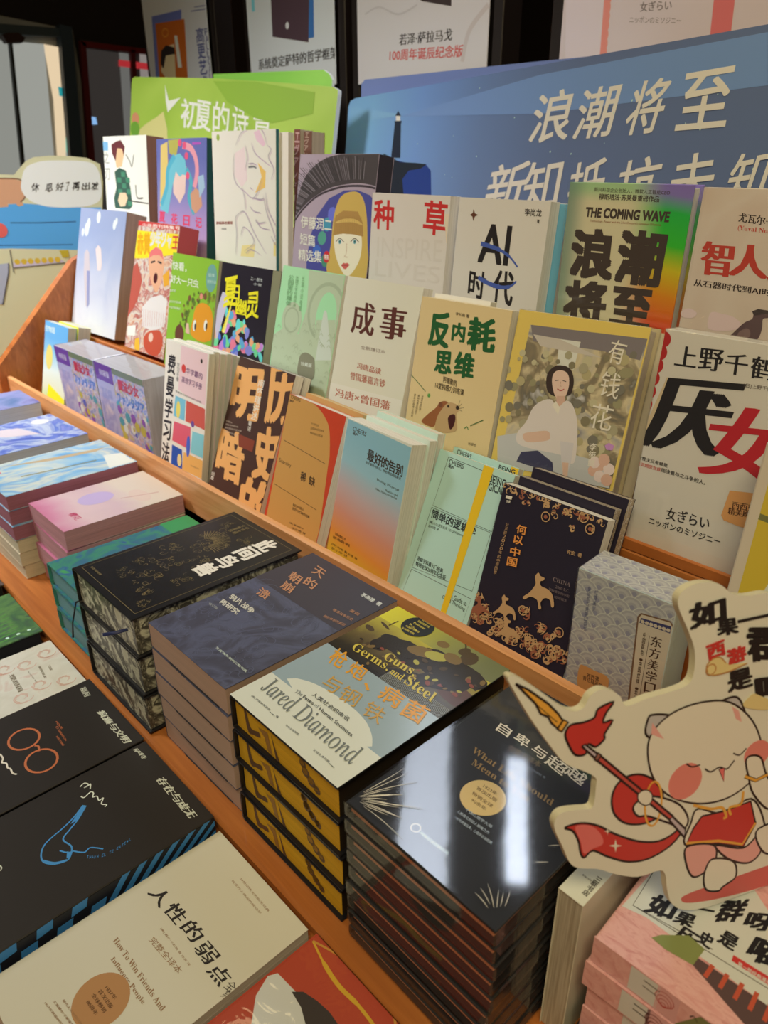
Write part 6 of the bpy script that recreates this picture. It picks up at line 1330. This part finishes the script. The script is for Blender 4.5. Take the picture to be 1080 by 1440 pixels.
P.poly([(490, 500), (540, 486), (680, 490), (760, 560), (700, 640), (560, 560)], mat((130, 126, 66)), bp)
P.build('cover_print', B.root)
# spine art of each volume: pink, cream, olive landscape, label
SPP = Print(B.p, .235, .0265); th = .0265
SPP.rect(.030, .052, .001, .0255, CRMX); SPP.rect(.050, .066, .001, .0255, mat((214, 150, 134))); SPP.poly([(.066, .001), (.235, .001), (.235, .0255), (.080, .0255)], mat((120, 116, 66)), 'loc')
for i in range(4): SPP.ring((.056, .010+i*.002), .002+.0016*i, .0008, mat((176, 60, 50)), 'loc', n=12)
SPP.line([(.040, .020), (.052, .020)], .0012, BK, 'loc'); SPP.line([(.040, .014), (.050, .014)], .0012, BK, 'loc')
for i in range(5): SPP.curve([(.074+i*.006, .018-(i % 2)*.006), (.076+i*.006, .021-(i % 2)*.006), (.079+i*.006, .018-(i % 2)*.006)], .0008, BK, 'loc')
SPP.poly([(.108, .004), (.235, .004), (.235, .022), (.104, .022)], mat((150, 116, 84)), 'loc'); SPP.text('如果历史是一群喵', (.116, .007), (.225, .007), (0, .011), BK, 'bold', 'loc')
SPP.poly([(.235, .0), (.106, .0), (.106, .003), (.235, .003)], mat((60, 40, 40)), 'loc')
SPP.V = [(x_, th-z_, -.0003+y_*0) for x_, y_, z_ in SPP.V]; SPP.V = [(a_, b_, -.0003) for a_, b_, _ in SPP.V]
o_ = SPP.build('spine_print', B.root)
MB().box(0, .235, .0, th, -.0001, .0012).build('cover', PKS, B.root)
stack(B, 4, 'pink spined history comic under the cut-out board', g_, .003, 1.2, pitch=.0275)
bb = MB().box(-.160, .10, .345, .54, L2+.0005, HT-4*.0275-.0005, bev=.003).build('carton', mat((34, 28, 30), 'R', .5)); bb.location = EYE; tag(bb, 'black carton plinth under the pink history comics', 'box')
# the cut-out board: cream cut-out leaning over the pink comics
r5 = Q(700, 940, 2.842); yawc = math.degrees(math.atan2(0.9126, 0.4088))
r_ = W(985, 1275); bp0 = r_*(-.5130/r_.z)
CRB = mat((222, 202, 180), 'R', .4)
OUT = [(714, 953), (725, 951), (753, 968), (788, 993), (805, 1000), (820, 996), (830, 979), (844, 970), (858, 971), (872, 979), (881, 993), (911, 982), (946, 972), (968, 962), (976, 945), (977, 915), (968, 887), (954, 853), (957, 835), (973, 823), (993, 819), (1013, 822), (1030, 835), (1052, 838), (1084, 834), (1102, 850), (1110, 900), (1110, 1200), (1104, 1238), (1080, 1253), (1040, 1267), (999, 1278), (965, 1280), (945, 1271), (938, 1250), (936, 1232), (928, 1224), (897, 1233), (865, 1229), (841, 1222), (816, 1221), (802, 1214), (791, 1190), (781, 1169), (780, 1155), (790, 1143), (813, 1139), (831, 1137), (836, 1126), (838, 1107), (838, 1094), (820, 1084), (795, 1074), (777, 1053), (746, 1010), (721, 968)]
B, P = board('cutout_board', 'cream cut-out board with a cartoon kitten, red ribbon and spear at bottom right', 'board', tuple(bp0), 11, yawc, OUT, .006, CRB, mat((206, 180, 134), 'R', .6), rounded=4, zmin=-.0030, dz=0.000006)
IK = mat((40, 24, 20), 'R', .4); RDC = mat((196, 52, 42), 'R', .35); RD2 = mat((222, 104, 92), 'R', .35); ORC = mat((224, 150, 54), 'R', .35); PKC = mat((226, 150, 130), 'R', .35); GRC = mat((186, 166, 150), 'R', .35); WHC = mat((226, 206, 190), 'R', .35)
def shape(pts, m, f=r5, ol=.0017, sub=5):
    S = spline([P.pt(q, f) for q in pts], sub, True); P.poly(S, m, 'loc')
    if ol: P.line(S+[S[0], S[1]], ol, IK, 'loc')
def sharp(pts, m, f=r5, ol=.0016):
    P.poly(pts, m, f)
    if ol: P.line(pts+[pts[0]], ol, IK, f)
# ground streak, ribbon tail
P.poly(spline([P.pt(q, r5) for q in [(732, 925), (760, 900), (900, 850), (1100, 780), (1300, 720), (1300, 790), (1100, 860), (900, 915), (770, 936)]], 4, True), mat((206, 90, 76), 'R', .4), 'loc')
shape([(268, 636), (330, 618), (400, 628), (470, 662), (560, 690), (640, 690), (700, 660), (740, 620), (730, 660), (680, 715), (600, 760), (520, 772), (440, 752), (380, 728), (345, 755), (330, 735), (322, 690), (300, 650)], RDC)
P.poly(spline([P.pt(q, r5) for q in [(310, 632), (370, 628), (410, 660), (420, 700), (380, 720), (345, 740), (330, 690)]], 4, True), RD2, 'loc')
def star(x, y, a): P.poly([(x, y-a), (x+a*.18, y-a*.18), (x+a, y), (x+a*.18, y+a*.18), (x, y+a), (x-a*.18, y+a*.18), (x-a, y), (x-a*.18, y-a*.18)], mat((236, 220, 196)), r5)
star(470, 708, 26); star(438, 650, 14)
# red sleeve, body
shape([(520, 430), (580, 425), (640, 460), (660, 520), (640, 590), (580, 620), (510, 618), (465, 580), (455, 520), (475, 465)], RDC)
shape([(540, 560), (560, 530), (620, 510), (720, 540), (760, 600), (740, 640), (690, 620), (600, 590), (560, 590)], WHC)
shape([(800, 560), (900, 580), (1010, 520), (1060, 600), (1060, 700), (960, 730), (830, 720), (745, 700), (770, 620)], WHC)
sharp([(815, 590), (900, 570), (1010, 530), (1030, 620), (980, 712), (880, 700), (750, 706), (780, 640)], RDC); P.line([(752, 698), (880, 688), (976, 702), (1030, 616)], .0022, ORC, r5)
shape([(755, 712), (860, 704), (870, 760), (830, 810), (780, 832), (752, 780)], PKC); shape([(870, 706), (980, 716), (1046, 660), (1050, 730), (1000, 776), (920, 760)], PKC)
shape([(830, 800), (860, 760), (940, 770), (950, 830), (900, 870), (880, 888), (835, 885), (822, 850)], WHC); shape([(1040, 640), (1200, 600), (1220, 700), (1100, 740), (1050, 720)], WHC)
# plain kitten head: round face, two ears, closed eyes, small mouth
shape([(596, 270), (600, 200), (622, 184), (680, 186), (732, 210), (700, 290)], GRC); shape([(880, 150), (920, 118), (960, 118), (985, 170), (990, 230), (930, 220)], GRC)
shape([(600, 300), (640, 225), (720, 165), (830, 132), (930, 136), (1010, 200), (1050, 290), (1052, 390), (1000, 460), (920, 515), (830, 538), (740, 530), (660, 490), (610, 410)], WHC, ol=.0015)
P.poly([(612, 262), (616, 216), (664, 282)], PKC, r5); P.poly([(934, 150), (962, 168), (974, 214), (950, 200)], PKC, r5)
P.disk((748, 450), .0145, mat((222, 120, 100), 'R', .4), r5); P.disk((1035, 340), .012, mat((222, 120, 100), 'R', .4), r5, ry=.011)
P.curve([(752, 380), (775, 392), (808, 384)], .0012, IK, r5); P.curve([(940, 338), (965, 345), (992, 318)], .0012, IK, r5)
P.curve([(826, 400), (850, 412), (884, 394), (915, 400), (944, 366)], .0013, IK, r5); sharp([(882, 402), (905, 396), (902, 452)], RD2, ol=.0007)
# raised paw at the right, collar cord
shape([(990, 370), (1010, 348), (1050, 356), (1070, 420), (1100, 480), (1080, 560), (1020, 500), (1000, 430)], WHC); P.line([(986, 430), (1030, 446), (1078, 422)], .0034, IK, r5); P.line([(986, 430), (1030, 446), (1078, 422)], .0022, ORC, r5)
P.curve([(780, 545), (850, 560), (895, 555), (912, 590), (900, 598)], .0022, ORC, r5); P.curve([(980, 490), (970, 540), (925, 555), (930, 585)], .0022, ORC, r5)
P.ring((620, 540), .007, .0016, ORC, r5, ry=.018)
# spear: blade, collar, tassel, shaft, paw
sharp([(70, 60), (120, 84), (200, 140), (240, 180), (258, 206), (240, 242), (212, 216), (200, 192), (170, 180), (150, 140)], ORC); P.line([(72, 62), (150, 140), (236, 214)], .0006, IK, r5)
sharp([(236, 240), (262, 204), (280, 214), (254, 252)], ORC)
shape([(268, 262), (290, 225), (340, 215), (385, 195), (400, 160), (462, 132), (432, 175), (420, 215), (458, 205), (425, 260), (425, 280), (390, 312), (360, 300), (350, 340), (310, 345), (285, 310)], RDC, sub=3)
sharp([(334, 310), (348, 302), (402, 344), (392, 362)], mat((190, 160, 150))); sharp([(388, 360), (404, 344), (700, 590), (688, 606)], mat((190, 70, 56))); sharp([(684, 606), (696, 590), (748, 640), (742, 672)], mat((190, 160, 150))); sharp([(384, 360), (400, 336), (412, 346), (396, 370)], mat((150, 90, 70)))
shape([(560, 500), (590, 484), (614, 500), (612, 530), (590, 546), (562, 530)], WHC, ol=.0009)
# lettering
f4 = Q(900, 800, 5.54); HB = mat((34, 28, 26), 'R', .4)
for ch, bl, br, u_, st in [('如', (400, 470), (660, 400), (-10, -190), 'brush'), ('果', (606, 520), (760, 500), (-10, -120), 'brush'), ('一', (780, 410), (1200, 320), (-4, -44), 'black'), ('群', (850, 720), (1180, 700), (-20, -270), 'brush'), ('是', (690, 960), (870, 910), (-10, -150), 'brush'), ('喵', (920, 1040), (1260, 990), (-20, -200), 'brush')]: P.text(ch, bl, br, u_, HB, st, f4, .05)
P.poly(spline([P.pt(q, f4) for q in [(516, 790), (530, 740), (560, 700), (600, 690), (650, 710), (700, 742), (830, 730), (760, 770), (640, 806), (560, 828)]], 4, True), mat((222, 184, 116)), 'loc'); P.ring((548, 782), .004, .001, mat((186, 120, 60)), f4)
P.curve([(520, 800), (516, 750), (560, 700), (620, 688), (664, 730)], .001, mat((186, 120, 60)), f4); P.curve([(560, 828), (680, 800), (830, 732)], .001, mat((186, 120, 60)), f4)
P.poly(spline([P.pt(q, f4) for q in [(796, 1060), (840, 1000), (880, 970), (930, 985), (1000, 1020), (1000, 1090), (880, 1090)]], 4, True), mat((222, 184, 116)), 'loc')
P.text('西', (530, 710), (660, 660), (-16, -110), RDC, 'black', f4, .04); P.text('游', (690, 745), (824, 700), (-20, -110), RDC, 'black', f4, .04)
P.build('board_print', B.root)
MB().box(.0, .09, .006, .03, -.0028, .0015, bev=.001).build('foot', CRB, B.root)
